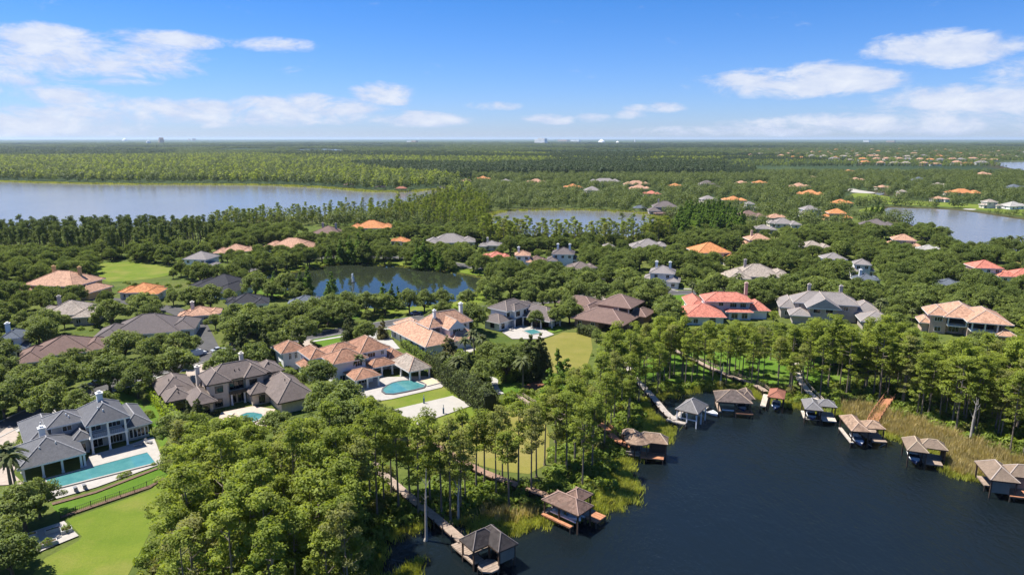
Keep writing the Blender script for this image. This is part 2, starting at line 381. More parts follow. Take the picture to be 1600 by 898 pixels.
SHEETS = [0.0]
def sheet(name, pts, m, label, cat, z=None, block=True, sm=0, world=False, kind='structure'):
    SHEETS[0] += .0045
    q = pts if world else GP(pts)
    if sm: q = smooth(q, sm)
    mb = MB(); n = len(q); a = sum(q[i][0]*q[(i+1)%n][1]-q[(i+1)%n][0]*q[i][1] for i in range(n))
    if a < 0: q = q[::-1]
    zz = .03+SHEETS[0] if z is None else z
    mb.add([(x, y, zz) for x, y in q], [tuple(range(n))])
    o = mb.build(name, m); tag(o, label, cat, kind=kind)
    if block: BLOCK.append(q)
    return o
pond_ring = np.array(WL['pond']); pc_ = pond_ring.mean(0)
def grow(poly, d):
    p = np.array(poly); nxt = np.roll(p, -1, 0); prv = np.roll(p, 1, 0); t = nxt-prv; t /= np.maximum(np.linalg.norm(t, axis=1, keepdims=True), 1e-6)
    ar = (p[:, 0]*nxt[:, 1]-nxt[:, 0]*p[:, 1]).sum(); nrm = np.stack([t[:, 1], -t[:, 0]], 1)*(1 if ar > 0 else -1)
    return p+nrm*d
# bank of the pond as a ring of quads (does not cover the water)
inn = grow(WL['pond'], 1.2); out = grow(WL['pond'], 10.5); n = len(inn); mb = MB()
mb.add([(x, y, .02) for x, y in inn]+[(x, y, .024) for x, y in out], [(i, n+i, n+(i+1)%n, (i+1)%n) for i in range(n)])
tag(mb.build('lawn', g_mown), 'mown grass bank circling the fountain pond', 'lawn', kind='structure')
sheet('lawn', [(20,960),(45,905),(70,872),(122,845),(128,838),(104,812),(235,766),(258,742),(300,738),(290,770),(250,800),(230,840),(200,898),(190,970)], g_mown, 'broad mown lawn beyond the fence of the long pool', 'lawn')
sheet('lawn', [(78,786),(150,766),(256,724),(275,728),(268,740),(236,757),(160,780),(92,806)], g_lush, 'grass strip between long pool terrace and fence', 'lawn')
sheet('lawn', [(588,628),(612,624),(698,598),(736,614),(768,640),(742,655),(690,668),(640,690),(596,672),(580,650)], g_mown, 'back lawn around the white sand court', 'lawn')
sheet('lawn', [(640,672),(700,664),(764,648),(800,640),(850,655),(862,690),(845,742),(770,735),(700,706),(650,700),(600,705),(600,690)], g_dry, 'dry yellow lawn between the two long boardwalks', 'lawn', sm=1)
sheet('lawn', [(775,600),(815,596),(850,592),(845,606),(800,615),(778,614)], g_lush, 'small garden lawn beside the winding white path', 'lawn', sm=1)
sheet('lawn', [(846,532),(880,519),(922,520),(926,545),(908,600),(880,640),(855,610)], g_dry, 'sloping dry lawn behind the white modern house', 'lawn')
sheet('lawn', [(500,545),(484,523),(560,508),(592,510),(604,524),(560,543)], g_lush, 'front lawn before the brown tiled white mansion', 'lawn')
sheet('lawn', [(506,496),(552,485),(562,496),(520,506)], g_lush, 'grass patch by the pond road', 'lawn')
sheet('lawn', [(138,418),(160,410),(215,409),(265,416),(290,424),(232,437),(150,442)], g_mown, 'open field beside the ochre mansion', 'lawn', sm=1)
sheet('lawn', [(300,588),(345,562),(420,552),(445,556),(440,566),(390,580),(330,592)], g_lush, 'front lawn of the beige grey-roofed mansion', 'lawn')
sheet('lawn', [(92,648),(130,624),(190,612),(222,626),(225,650),(200,648),(120,652)], g_lush, 'front lawn behind the grey two-storey house', 'lawn')
sheet('lawn', [(222,640),(240,625),(262,690),(252,700)], g_lush, 'grass strip along the lime hedge', 'lawn')
sheet('lawn', [(975,566),(1100,548),(1330,560),(1335,598),(1200,600),(1060,598),(990,590)], g_lush, 'sunlit lawn glimpsed behind the cypress trunks', 'lawn', block=False)
sheet('lawn', [(1036,462),(1072,460),(1078,482),(1064,500),(1042,498)], g_lush, 'side lawn of the red-roofed villa', 'lawn')
sheet('lawn', [(1325,304),(1345,301),(1385,306),(1400,312),(1480,317),(1600,323),(1750,328),(1750,352),(1600,338),(1540,328),(1480,323),(1395,320),(1360,316),(1340,312)], g_mown, 'long golf fairway along the grey lake', 'golf fairway', sm=1)
sheet('lawn', [(1340,330),(1350,325),(1372,323),(1384,326),(1376,332),(1352,335)], g_mown, 'golf green on the lake point', 'golf green', sm=1)
sheet('sand', [(1320,296),(1332,294.5),(1345,297.5),(1370,301),(1364,302.5),(1338,301.5),(1322,299)], sand, 'large pale sand bunker on the golf course', 'sand bunker', sm=1)
sheet('sand', [(1502,327),(1512,325.8),(1528,327),(1520,328.6)], sand, 'small sand bunker at the lake edge', 'sand bunker', sm=1)
sheet('lawn', [(395,447),(440,453),(455,459),(430,463),(398,458)], g_lush, 'lawn point at the west end of the pond', 'lawn')
sheet('lawn', [(1555,398),(1600,395),(1660,400),(1650,415),(1580,412)], g_dry, 'dry lawn by the palms at the grey lake', 'lawn')

def ribbon(name, pts, w, m, label, cat, z0=None, kerb=False, block=True, sm=2, world=False):
    q = np.array(smooth(pts if world else GP(pts), sm, closed=False))
    t = np.gradient(q, axis=0); t /= np.linalg.norm(t, axis=1, keepdims=True); nrm = np.stack([-t[:, 1], t[:, 0]], 1)
    a = q+nrm*w/2; b = q-nrm*w/2; n = len(q); SHEETS[0] += .0045; zz = .03+SHEETS[0] if z0 is None else z0
    mb = MB(); mb.add([(x, y, zz) for x, y in a]+[(x, y, zz) for x, y in b], [(n+i, n+i+1, i+1, i) for i in range(n-1)])
    o = mb.build(name, m); tag(o, label, cat, kind='structure')
    if kerb:
        for sgn in (1, -1):
            k0 = q+nrm*sgn*(w/2+.002); k1 = q+nrm*sgn*(w/2+.35); mb = MB()
            mb.add([(x, y, .0) for x, y in k0]+[(x, y, zz+.12) for x, y in k0]+[(x, y, zz+.12) for x, y in k1]+[(x, y, 0) for x, y in k1],
                   [(j*n+i, j*n+i+1, (j+1)*n+i+1, (j+1)*n+i) for j in range(3) for i in range(n-1)])
            mb.build('kerb', kerbm, o)
    if block: BLOCK.append([tuple(p) for p in (q+nrm*(w/2+.8))]+[tuple(p) for p in (q-nrm*(w/2+.8))[::-1]])
    return o
STREET = [(-120,735),(-40,690),(60,642),(130,612),(250,580),(330,556),(420,540),(480,526),(600,507),(720,488),(800,476),(880,468),(960,461),(1080,457),(1200,456),(1330,459),(1450,468),(1600,480),(1750,494)]
ribbon('road', STREET, 7., asphalt, 'shaded asphalt street running past the lakefront houses', 'road', kerb=True)
ribbon('road', [(330,440),(380,425),(400,418),(450,408),(500,402),(600,402),(660,403),(725,416),(775,421),(850,425),(950,435),(1000,441),(1050,457)], 6.5, asphalt, 'asphalt lane curving round the far bank of the pond', 'road', kerb=True)
ribbon('road', [(-60,470),(60,468),(150,466),(220,474),(300,490),(330,556)], 6.5, asphalt, 'side street past the tan hip-roofed house', 'road')
for (pts, w, lb) in [([(-120,755),(-40,707),(60,656),(130,624),(250,590),(330,565),(420,548)], 1.5, 'pale sidewalk beside the street by the beige mansion'),
                     ([(480,535),(600,515),(640,508)], 1.5, 'pale sidewalk before the tiled mansion'), ([(960,455),(1080,451),(1200,450)], 1.5, 'pale sidewalk across from the red villa'),
                     ([(740,585),(775,592),(772,600),(776,610),(783,616)], 1.7, 'winding white garden path beside the tall hedge')]:
    ribbon('footpath', pts, w, concrete, lb, 'path')
for (pts, m_, lb) in [([(-30,760),(-30,700),(15,665),(42,690),(20,740),(38,757)], drive, 'paver motor court of the grey two-storey house'),
                      ([(288,596),(292,575),(330,566),(345,572),(318,590),(316,600)], drive, 'driveway of the beige mansion'),
                      ([(476,552),(468,534),(484,530),(512,553),(500,560)], drive, 'paver drive to the tiled mansion garage'),
                      ([(570,528),(582,516),(605,522),(612,530),(625,545),(600,548)], concrete, 'curved white drive of the peach-roofed house'),
                      ([(930,475),(925,455),(958,458),(970,470)], drive, 'drive of the brick brown-roofed house'),
                      ([(1115,440),(1125,425),(1140,426),(1135,442)], drive, 'pale drive between the oaks')]:
    sheet('driveway', pts, m_, lb, 'driveway')
sheet('patio', [(36,760),(74,784),(150,762),(256,724),(240,683),(222,688),(200,696),(140,712),(130,732)], paver, 'white paver terrace around the long pool', 'patio')
sheet('patio', [(555,618),(560,600),(590,590),(665,588),(700,596),(690,606),(612,624),(585,628)], paver, 'pale terrace around the kidney pool', 'patio')
sheet('patio', [(340,660),(345,645),(395,635),(430,640),(420,665),(380,680)], plain('cream_pavers', (.46, .37, .30), .85), 'cream terrace behind the beige mansion', 'patio')
sheet('patio', [(785,520),(790,506),(846,513),(866,523),(845,530),(800,530)], paver, 'paved pool terrace of the white modern house', 'patio')
sheet('lawn', [(848,513),(873,509),(886,515),(862,521)], g_lush, 'small square lawn beside the modern house terrace', 'lawn')
sheet('patio', [(690,548),(720,538),(752,545),(735,556)], paver, 'patio behind the peach-roofed house', 'patio')
sheet('patio', [(1290,545),(1340,520),(1400,540),(1360,565)], paver, 'pool terrace of the grey stucco mansion', 'patio')
sheet('court', [(613,641),(707,619),(738,634),(652,664)], sand, 'white sand volleyball court on the back lawn', 'sand court')
sheet('patio', [(37,836),(100,815),(123,838),(50,868)], paver, 'white stone garden terrace with raised planters', 'patio')
sheet('flower_bed', [(818,604),(846,592),(852,600),(838,611),(818,612)], redmulch, 'red mulch bed in the garden', 'flower bed')
sheet('flower_bed', [(80,787),(150,768),(256,727),(262,720),(264,722),(256,730),(150,771),(82,790)], mulch, 'brown mulch border along the long pool terrace', 'flower bed')
sheet('flower_bed', [(95,811),(235,763),(258,748),(256,747),(234,759),(94,808)], mulch, 'brown earth strip below the lawn fence', 'flower bed')

# ------------------------------------------------------------------ houses
glass, gtr = mat('window_glass'); finish(glass, gtr, (.012, .016, .02), .06, .6)
white = plain('white_paint', (.78, .77, .74), .6, .06); darkframe = plain('dark_bronze', (.03, .028, .026), .5, .1)
screen = plain('dark_screen', (.02, .022, .024), .8, .1)
steel = plain('black_metal', (.02, .02, .022), .45, .1)
def hip(mb, x0, x1, y0, y1, z, rise, kind='hip', fas=.28):
    """closed roof volume over a rectangle; returns hip and ridge lines"""
    w, d = x1-x0, y1-y0; zt = z+rise
    if kind == 'hip':
        if w >= d: r0, r1 = (x0+d/2, (y0+y1)/2, zt), (x1-d/2, (y0+y1)/2, zt)
        else: r0, r1 = ((x0+x1)/2, y0+w/2, zt), ((x0+x1)/2, y1-w/2, zt)
    elif kind == 'gable_x': r0, r1 = (x0, (y0+y1)/2, zt), (x1, (y0+y1)/2, zt)
    else: r0, r1 = ((x0+x1)/2, y0, zt), ((x0+x1)/2, y1, zt)
    b = [(x0,y0,z-fas),(x1,y0,z-fas),(x1,y1,z-fas),(x0,y1,z-fas)]; e = [(x0,y0,z),(x1,y0,z),(x1,y1,z),(x0,y1,z)]
    vs = b+e+[r0, r1]; fs = [(3,2,1,0)]+[(i,(i+1)%4,4+(i+1)%4,4+i) for i in range(4)]
    if (kind == 'hip' and w >= d) or kind == 'gable_x':
        fs += [(4,5,9,8),(6,7,8,9),(5,6,9),(7,4,8)]; lines = [(e[0],r0),(e[3],r0),(e[1],r1),(e[2],r1),(r0,r1)]
    else:
        fs += [(5,6,9,8),(7,4,8,9),(4,5,8),(6,7,9)]; lines = [(e[0],r0),(e[1],r0),(e[2],r1),(e[3],r1),(r0,r1)]
    mb.add(vs, fs); return lines
def window(parent, face, pl, c, z, w, h, fr=None, arch=False, mull=1):
    """frame proud of the wall with mullions, pane set behind it"""
    mb = MB(); t = .10; pr = .09
    def bx(a0, a1, z0, z1, d0, d1, target):
        if face == 'F': target.box(c+a0, c+a1, pl-d1, pl-d0, z0, z1)
        elif face == 'B': target.box(c+a0, c+a1, pl+d0, pl+d1, z0, z1)
        elif face == 'R': target.box(pl+d0, pl+d1, c+a0, c+a1, z0, z1)
        else: target.box(pl-d1, pl-d0, c+a0, c+a1, z0, z1)
    hw, z0, z1 = w/2, z-h/2, z+h/2
    bx(-hw-t, hw+t, z0-t, z0, -.02, pr+.05, mb); bx(-hw-t, hw+t, z1, z1+t, -.02, pr, mb)
    bx(-hw-t, -hw, z0, z1, -.02, pr, mb); bx(hw, hw+t, z0, z1, -.02, pr, mb)
    for i in range(mull): x = -hw+w*(i+1)/(mull+1); bx(x-.04, x+.04, z0, z1, .0, pr-.01, mb)
    f = mb.build('window', fr or white, parent); g = MB(); bx(-hw, hw, z0, z1, -.02, .03, g)
    if arch:
        k = 8
        pts = [(hw*math.cos(math.pi*i/k), z1+t+hw*math.sin(math.pi*i/k)*.9) for i in range(k+1)]
        vs = [];
        for d in (-.02, .05):
            for (a, zz) in pts:
                vs.append((c+a, pl-d if face == 'F' else pl+d, zz) if face in 'FB' else ((pl+d if face == 'R' else pl-d), c+a, zz))
        m_ = len(pts); g.add(vs, [tuple(range(m_)), tuple(range(2*m_-1, m_-1, -1))]+[(i, m_+i, m_+(i+1)%m_, (i+1)%m_) for i in range(m_)])
    g.build('pane', glass, f); return f
def chimney(parent, x, y, z0, z1, w=.9, m=None, cap=None):
    c = MB().box(x-w/2, x+w/2, y-w/2, y+w/2, z0, z1).build('chimney', m or white, parent)
    k = MB().box(x-w/2-.15, x+w/2+.15, y-w/2-.15, y+w/2+.15, z1, z1+.18); k.box(x-w*.3, x+w*.3, y-w*.3, y+w*.3, z1+.18, z1+.55); k.build('chimney_cap', cap or m or white, c)
HOUSES = []
def house(label, o, rot, wall, roof, walls, roofs, wins=(), cols=(), chims=(), slabs=(), dark=(), rails=(), trim=None, cat='house', capcol=None, group='houses of the lakeside neighbourhood', world=False, ridge=True, vents=0, frame=None, colm=None):
    ox, oy = o if world else G(*o)
    h = thing('house', label, cat, (ox, oy, 0), R(rot), group)
    tr_ = trim or white
    for (x0, x1, y0, y1, z0, z1) in walls: MB().box(x0, x1, y0, y1, z0 if z0 > 0 else -.1, z1).build('wall', wall, h)
    rr = random.Random(int(abs(ox*7+oy*13)))
    for r in roofs:
        x0, x1, y0, y1, z, rise = r[:6]; kind = r[6] if len(r) > 6 else 'hip'; rm = r[7] if len(r) > 7 else roof
        mb = MB(); lines = hip(mb, x0, x1, y0, y1, z, rise, kind); ro = mb.build('roof', rm, h)
        ro.data.materials.append(tr_)
        for i, p in enumerate(ro.data.polygons):
            if i < 5: p.material_index = 1
            elif kind != 'hip' and len(p.vertices) == 3: p.material_index = 0
        if kind != 'hip':
            ro.data.materials.append(wall)
            for p in ro.data.polygons:
                if len(p.vertices) == 3: p.material_index = 2
        if ridge:
            cm = MB()
            for a, b in (lines if kind == 'hip' else lines[4:]): cm.tube((a[0], a[1], a[2]+.05), (b[0], b[1], b[2]+.05), .13, .13, 5)
            cm.build('ridge_cap', capcol or rm, ro)
        for _ in range(vents if (x1-x0) > 6 else 0):
            vx = rr.uniform(x0+(x1-x0)*.35, x0+(x1-x0)*.65); vy = y0+(y1-y0)*rr.uniform(.2, .34); zz = z+rise*min(1., (vy-y0)/((min(x1-x0, y1-y0))/2))
            MB().tube((vx, vy, zz-.2), (vx, vy, zz+.4), .12, .12, 6).build('vent_pipe', tr_, ro)
    for w in wins: window(h, *w[:6], fr=frame, **(w[6] if len(w) > 6 else {}))
    for (x, y, z0, z1) in cols:
        mb = MB(); mb.box(x-.19, x+.19, y-.19, y+.19, z0, z1); mb.box(x-.26, x+.26, y-.26, y+.26, z0, z0+.25); mb.box(x-.26, x+.26, y-.26, y+.26, z1-.25, z1-.003); mb.build('column', colm or tr_, h)
    for c in chims: chimney(h, *c[:4], c[4] if len(c) > 4 else .9, c[5] if len(c) > 5 else None)
    for (x0, x1, y0, y1, z0, z1) in slabs: MB().box(x0, x1, y0, y1, z0, z1).build('balcony_slab', tr_, h)
    for (x0, x1, y0, y1, z0, z1) in dark: MB().box(x0, x1, y0, y1, z0, z1).build('screen_panel', screen, h)
    for (x0, x1, y, z) in rails:
        mb = MB(); mb.box(x0, x1, y-.03, y+.03, z+.95, z+1.02); mb.box(x0, x1, y-.02, y+.02, z+.08, z+.13); k = int((x1-x0)/.35)
        for i in range(k+1): xx = x0+(x1-x0)*i/k; mb.box(xx-.015, xx+.015, y-.015, y+.015, z, z+.95)
        mb.build('railing', steel, h)
    ca, sa = math.cos(R(rot)), math.sin(R(rot))
    for r in roofs:
        x0, x1, y0, y1 = r[0]-2.2, r[1]+2.2, r[2]-2.2, r[3]+2.2
        BLOCK.append([(ox+x*ca-y*sa, oy+x*sa+y*ca) for x, y in ((x0,y0),(x1,y0),(x1,y1),(x0,y1))])
    HOUSES.append((ox, oy)); return h

rf_grey = roofmat('grey_shingle', (.150, .150, .158), False, .18); cap_grey = plain('pale_ridge', (.32, .31, .31))
rf_brown = roofmat('taupe_shingle', (.205, .165, .145), False, .35); rf_terra = roofmat('weathered_clay_tile', (.36, .185, .115), True, .55)
rf_peach = roofmat('peach_clay_tile', (.50, .285, .185), True, .22); rf_red = roofmat('coral_clay_tile', (.56, .195, .135), True, .15)
rf_orange = roofmat('orange_clay_tile', (.58, .24, .09), True, .12); rf_umber = roofmat('umber_shingle', (.215, .140, .115), False, .25)
rf_stone = roofmat('stone_grey_shingle', (.285, .255, .240), False, .2); rf_dark = roofmat('charcoal_roof', (.045, .045, .052), False, .1)
rf_tan = roofmat('tan_flat_tile', (.36, .30, .245), True, .2); rf_mod = roofmat('mauve_grey_shingle', (.165, .138, .130), False, .15)
rf_pale = roofmat('pale_grey_roof', (.42, .40, .36), False, .15); rf_blue = roofmat('slate_roof', (.13, .15, .18), False, .15)
w_grey = plain('grey_stucco', (.46, .46, .46), .8); w_beige = plain('beige_stucco', (.58, .50, .40), .8); w_white = plain('white_stucco', (.76, .76, .75), .75, .07)
w_brick = plain('tan_brick', (.36, .22, .16), .85, .25, 2.); w_ochre = plain('ochre_stucco', (.62, .40, .18), .8); w_taupe = plain('taupe_stucco', (.42, .37, .33), .8); w_pink = plain('rose_stucco', (.58, .42, .34), .8); w_cream = plain('cream_stucco', (.68, .62, .52), .8)
cap_tan = plain('tan_ridge', (.46, .30, .21)); cap_brown = plain('brown_ridge', (.30, .24, .20)); cap_pale = plain('cream_ridge', (.44, .36, .30))

h1 = house('grey two-storey house with white columned balcony beside the long lap pool', (145,707), 40, w_grey, rf_grey,
  walls=[(-12.2,-2.7,1.6,4.2,0,3.0),(-6.2,-.4,4.3,10,0,6.0),(-3.,-.4,.8,4.25,0,3.2),(-.3,6.9,2.4,9.6,0,6.4),(7.,11.2,1.3,13.6,0,3.2),(-10.4,-6.3,4.4,19,0,3.1),(-6.25,-3.4,10.1,19,0,3.1),(-3.3,6.8,9.7,13,0,3.2)],
  roofs=[(-13.4,-2.0,-7.3,5.0,3.25,3.1),(-3.4,.5,-.4,9.5,3.6,1.3),(-.9,7.5,-1.6,10.2,6.65,2.9),(-7.2,.2,3.5,10.8,6.25,1.9),(6.2,11.9,.4,14.2,3.45,1.8),(-11.1,-2.8,3.9,19.7,3.3,2.3),(-4,7.4,8.,13.6,3.4,1.6)],
  wins=[('F',2.4,1.4,1.3,1.9,2.1),('F',2.4,4.9,1.3,2.4,2.1,{'mull':3}),('F',2.4,1.4,4.9,1.9,1.9),('F',2.4,4.9,4.9,2.3,1.9,{'mull':2}),('F',1.3,7.7,1.6,.6,1.9,{'mull':0}),('F',1.3,8.5,1.6,.6,1.9,{'mull':0}),('F',1.3,9.25,1.6,.6,1.9,{'mull':0}),('F',1.3,10.0,1.6,.6,1.9,{'mull':0}),('F',1.3,10.75,1.6,.5,1.9,{'mull':0}),
        ('F',1.6,-10.4,1.3,1.8,2.0),('F',1.6,-6.,1.3,2.4,2.0,{'mull':3}),('L',-.3,3.2,4.9,1.,1.6),('F',4.3,-3.5,5.1,1.6,1.0),('R',11.2,6,1.6,1.4,1.5),('F',.8,-1.7,1.4,1.4,1.8)],
  cols=[(-12.4,-6.2,0,2.97),(-9.3,-6.2,0,2.97),(-6.1,-6.2,0,2.97),(-2.9,-6.2,0,2.97),(-2.3,-6.2,0,2.97),(-12.4,-1.5,0,2.97),(0,-.7,0,3.2),(3.2,-.7,0,3.2),(6.5,-.7,0,3.2),(0,-.7,3.5,6.36),(3.2,-.7,3.5,6.36),(6.5,-.7,3.5,6.36)],
  slabs=[(-.35,6.9,-1.,2.39,3.2,3.5)], rails=[(.2,6.3,-.8,3.5)], chims=[(3.2,5.2,6,11,1.1),(-8.0,2.6,3,7.0,1.1)], capcol=cap_grey, vents=2)
keep(15,240,625,755,700)
h2 = house('beige two-storey mansion with taupe hip roofs and small balcony', (330,640), 36, w_beige, rf_brown,
  walls=[(0,4.4,0,8,0,6.4),(4.5,8.6,1.2,8.4,0,6.4),(8.7,13,.2,7.6,0,6.4),(13.1,18,1.5,8,0,6.0),(-8.6,-4.1,3.2,10,0,3.1),(-4.0,-.1,-3,9,0,3.1),(-9.2,-2,10.2,20,0,3.1),(13.2,20.5,-13,1.,0,3.1),(9,13.1,-3.5,.1,0,3.1)],
  roofs=[(-.7,5.1,-.7,8.8,6.6,2.2),(-.2,15.,.3,9.4,6.65,2.9),(8.1,13.7,-.6,7,6.62,2.1),(12.4,18.8,.9,9.,6.25,2.0),(-9.5,-3,2.4,11,3.3,2.0),(-5.,.9,-3.9,7,3.32,2.0),(-10,-1.2,8.4,20.8,3.3,2.7),(11.9,21.7,-14.2,3,3.3,3.6),(8.3,14.,-4.4,1,3.28,1.8),(-1,1.2,8,12,3.3,1.4)],
  wins=[('F',0,2.2,4.8,1.7,1.5),('F',0,1.9,1.4,1.6,1.8),('F',1.2,5.5,4.7,.9,1.9,{'mull':0}),('F',1.2,6.6,4.7,1.1,2.0,{'mull':0}),('F',1.2,7.8,4.7,.9,1.9,{'mull':0}),('F',1.2,5.6,1.4,1.2,2.2),('F',1.2,7.5,1.4,1.4,2.2),('F',.2,10.5,4.8,1.7,1.6),('F',-3,-2.0,1.5,2.2,1.7,{'mull':0}),('F',3.2,-6.2,1.5,2.,2.,{'mull':0}),('L',-8.6,6,1.5,1.2,1.4),('F',-3.5,11.3,1.4,1.3,1.9),('L',0,4,4.8,1.,1.3),('F',1.5,15.5,4.8,1.4,1.2)],
  cols=[(5.0,.1,0,2.9),(8.1,.1,0,2.9)], slabs=[(4.5,8.6,-.5,1.19,2.95,3.2),(4.5,8.6,-.55,-.4,3.2,3.9)], chims=[(-.5,9.8,3,8.4,.95,w_cream),(9.6,6.5,8,10.9,.9,w_cream)], capcol=cap_brown, frame=darkframe, vents=2, trim=darkframe, colm=white)
keep(240,490,548,638,640)
h3 = house('white mansion with weathered brown clay tile roofs above the kidney pool', (560,600), 36, w_white, rf_terra,
  walls=[(-13,-7.,22,29,0,5.4),(-10,-6.2,10,18,0,2.9),(-8.6,-4.2,11,20,0,5.8),(-5.4,3.6,3,10,0,5.9),(-4.1,5.6,10.1,17,0,6.0),(5.7,12,7,17,0,6.2),(12.1,17,6,16,0,3.0),(-2.2,3.9,-.8,2.9,0,2.9)],
  roofs=[(-13.7,-6.3,21.3,29.7,5.6,2.2),(-10.7,-5.6,9.2,18.6,3.1,1.9),(-9.3,-3.6,10.3,20.7,6.0,1.9),(-6.1,4.3,2.2,11,6.1,2.4),(-5,6.3,8.4,17.7,6.2,2.2),(3.4,12.8,6.2,17.8,6.4,2.9),(11.,17.8,4.6,16.8,3.2,2.0),(-3.,4.6,-5,3.,3.1,1.6),(4.3,12.5,1.5,7.2,3.1,1.5),(11.6,18.9,-7.2,4.8,3.05,2.6,'hip',rf_tan)],
  wins=[('F',3,1.6,4.8,1.9,1.4,{'mull':2}),('F',7,7.2,5.1,2.2,1.1,{'mull':2}),('F',7,10.6,5.2,.8,1.0,{'arch':True}),('F',22,-11,4.0,.7,1.2,{'arch':True}),('F',22,-9.3,4.0,.7,1.2,{'arch':True}),('F',10,-7.5,1.6,1.2,1.6),('F',3,-3.2,1.5,1.4,1.6),('L',-13,25,1.6,1.6,1.8),('F',7,8,1.5,2.6,2.1,{'mull':2}),('F',-.8,1,1.4,2.6,2.0,{'mull':2}),('R',12,10,5.,1.2,1.2),('L',-5.4,6,4.8,1.2,1.3)],
  cols=[(-2.5,-4.4,0,2.8),(3.9,-4.4,0,2.8),(.7,-4.4,0,2.8),(5.2,2.2,0,2.8),(8,2.2,0,2.8),(11.2,2.2,0,2.8),(12.3,-6.5,0,2.75),(15.2,-6.5,0,2.75),(18.2,-6.5,0,2.75),(18.2,-1.,0,2.75),(12.3,-1.,0,2.75),(18.2,4,0,2.75)], capcol=cap_tan)
keep(434,470,530,560,560); keep(463,690,526,618,612)
h4 = house('white house with peach tile roof, wall gable and tall slim chimney', (660,550), -55, w_white, rf_peach,
  walls=[(-21,4.2,-.6,8,0,3.0),(-25,-15,3.4,10,0,3.1),(-10,-3.,8.1,19,0,6.4),(-2.9,1.6,9.,14,0,6.2),(1.7,4,8.2,18,0,3.)],
  roofs=[(-21.8,5.2,-1.6,9.6,3.2,3.0),(-26,-14,2.4,11,3.3,2.2),(-10.9,-2.0,3.6,19.9,6.6,3.6),(-6.,2.2,8.2,14.6,6.4,2.6,'gable_x'),(-3,5.2,8,19,3.2,2.4)],
  wins=[('R',1.6,11.5,5.0,2.6,2.0,{'mull':3}),('F',-.6,-18,1.6,1.2,1.5),('F',-.6,-14,1.6,1.2,1.5),('F',-.6,-10,1.6,1.2,1.5),('F',-.6,-6,1.6,1.2,1.5),('F',-.6,-2,1.6,1.2,1.5),('F',-.6,1.8,1.6,1.2,1.5),('R',-3.,17.4,5.2,.9,1.1),('R',4,16,1.5,1.6,1.8),('L',-10,12,5,1.2,1.3)],
  chims=[(-5.,7.2,5,11.2,.8),(-7,18.2,6,11.6,1.)], capcol=cap_pale)
keep(610,735,484,548,550)
h5 = house('white modern house with mauve-grey hip roofs and dark screened lanai', (846,512), -40, w_white, rf_mod,
  walls=[(-11,1.2,6.,10,0,3.1),(-16.5,-9.2,-8.2,4,0,6.1),(-9.1,-7.6,-5.5,1.,0,5.9),(-15,-8.4,-13.,-8.3,0,3.),(-21,-11.2,4.1,14,0,3.1)],
  roofs=[(-14,4.8,-1.6,11.4,3.35,3.0),(-17.4,-8.3,-9.,4.8,6.3,2.3),(-12,-6.9,-6.3,1.7,6.15,1.6),(-16.5,-7.4,-14,-6.,3.2,1.9),(-22,-10,3.5,15,3.3,2.4)],
  wins=[('R',-7.6,-3.8,4.6,1.9,1.5),('R',-9.2,-7.2,4.6,1.3,1.3),('R',-7.6,0,4.6,.9,1.3),('R',-9.2,3.,4.8,1.4,1.),('F',-13.,-11.5,1.6,1.6,1.6),('R',1.2,8.6,1.6,1.1,1.6),('R',-8.4,-11,1.5,1.4,1.6)],
  cols=[(.4,-.8,0,3.07),(-3.6,-.8,0,3.07),(-7.6,-.8,0,3.07),(3.4,1.6,0,3.07),(3.6,6.,0,3.07),(-7.,-6.2,0,3.07),(-7,-1.6,0,3.07)],
  dark=[(-7.4,.2,-.72,-.66,0,3.05),(.8,.86,1.,5.9,0,3.05),(-7.3,-7.24,-5.9,-1.9,.1,3.)], chims=[(1.8,3.6,0,5.6,1.5)], capcol=cap_brown, frame=darkframe)
keep(756,882,466,525,520)
h6 = house('brick house with umber hip roofs and upper screened porch', (925,512), -32, w_brick, rf_umber,
  walls=[(-6,3.2,-1.6,8,0,3.1),(3.3,11.6,4.2,9,0,3.1),(-2,9.2,9.1,20,0,6.3),(9.3,14.,13,21,0,3.1),(-21,-8,16,25,0,3.1),(-7.9,-2.1,8.1,18,0,3.1)],
  roofs=[(-7,13.,-3.2,11,3.35,3.3),(-3,10.8,8.6,21.5,6.5,3.2),(8.,15.2,12.,21.8,3.3,1.9),(-22,-7,15,26,3.3,2.4),(-10,-1,3,19,3.3,2.6)],
  wins=[('F',9.1,4.8,5.,1.2,1.4),('R',9.2,18,5.,1.4,1.4),('F',-1.6,-4,1.6,1.4,1.5),('F',-1.6,1,1.6,1.4,1.5),('R',11.6,6.6,1.6,1.8,1.6)], dark=[(5.9,9.1,9.02,9.09,3.6,6.1),(9.21,9.28,10.,14.,3.5,6.1)], cols=[(9.6,9.6,3.3,6.3),(9.6,14.4,3.3,6.3),(6,8.9,3.3,6.3)], capcol=plain('clay_ridge', (.34,.235,.20)), colm=w_cream, trim=plain('rust_trim', (.25,.15,.11)))
keep(888,1022,456,502,508)
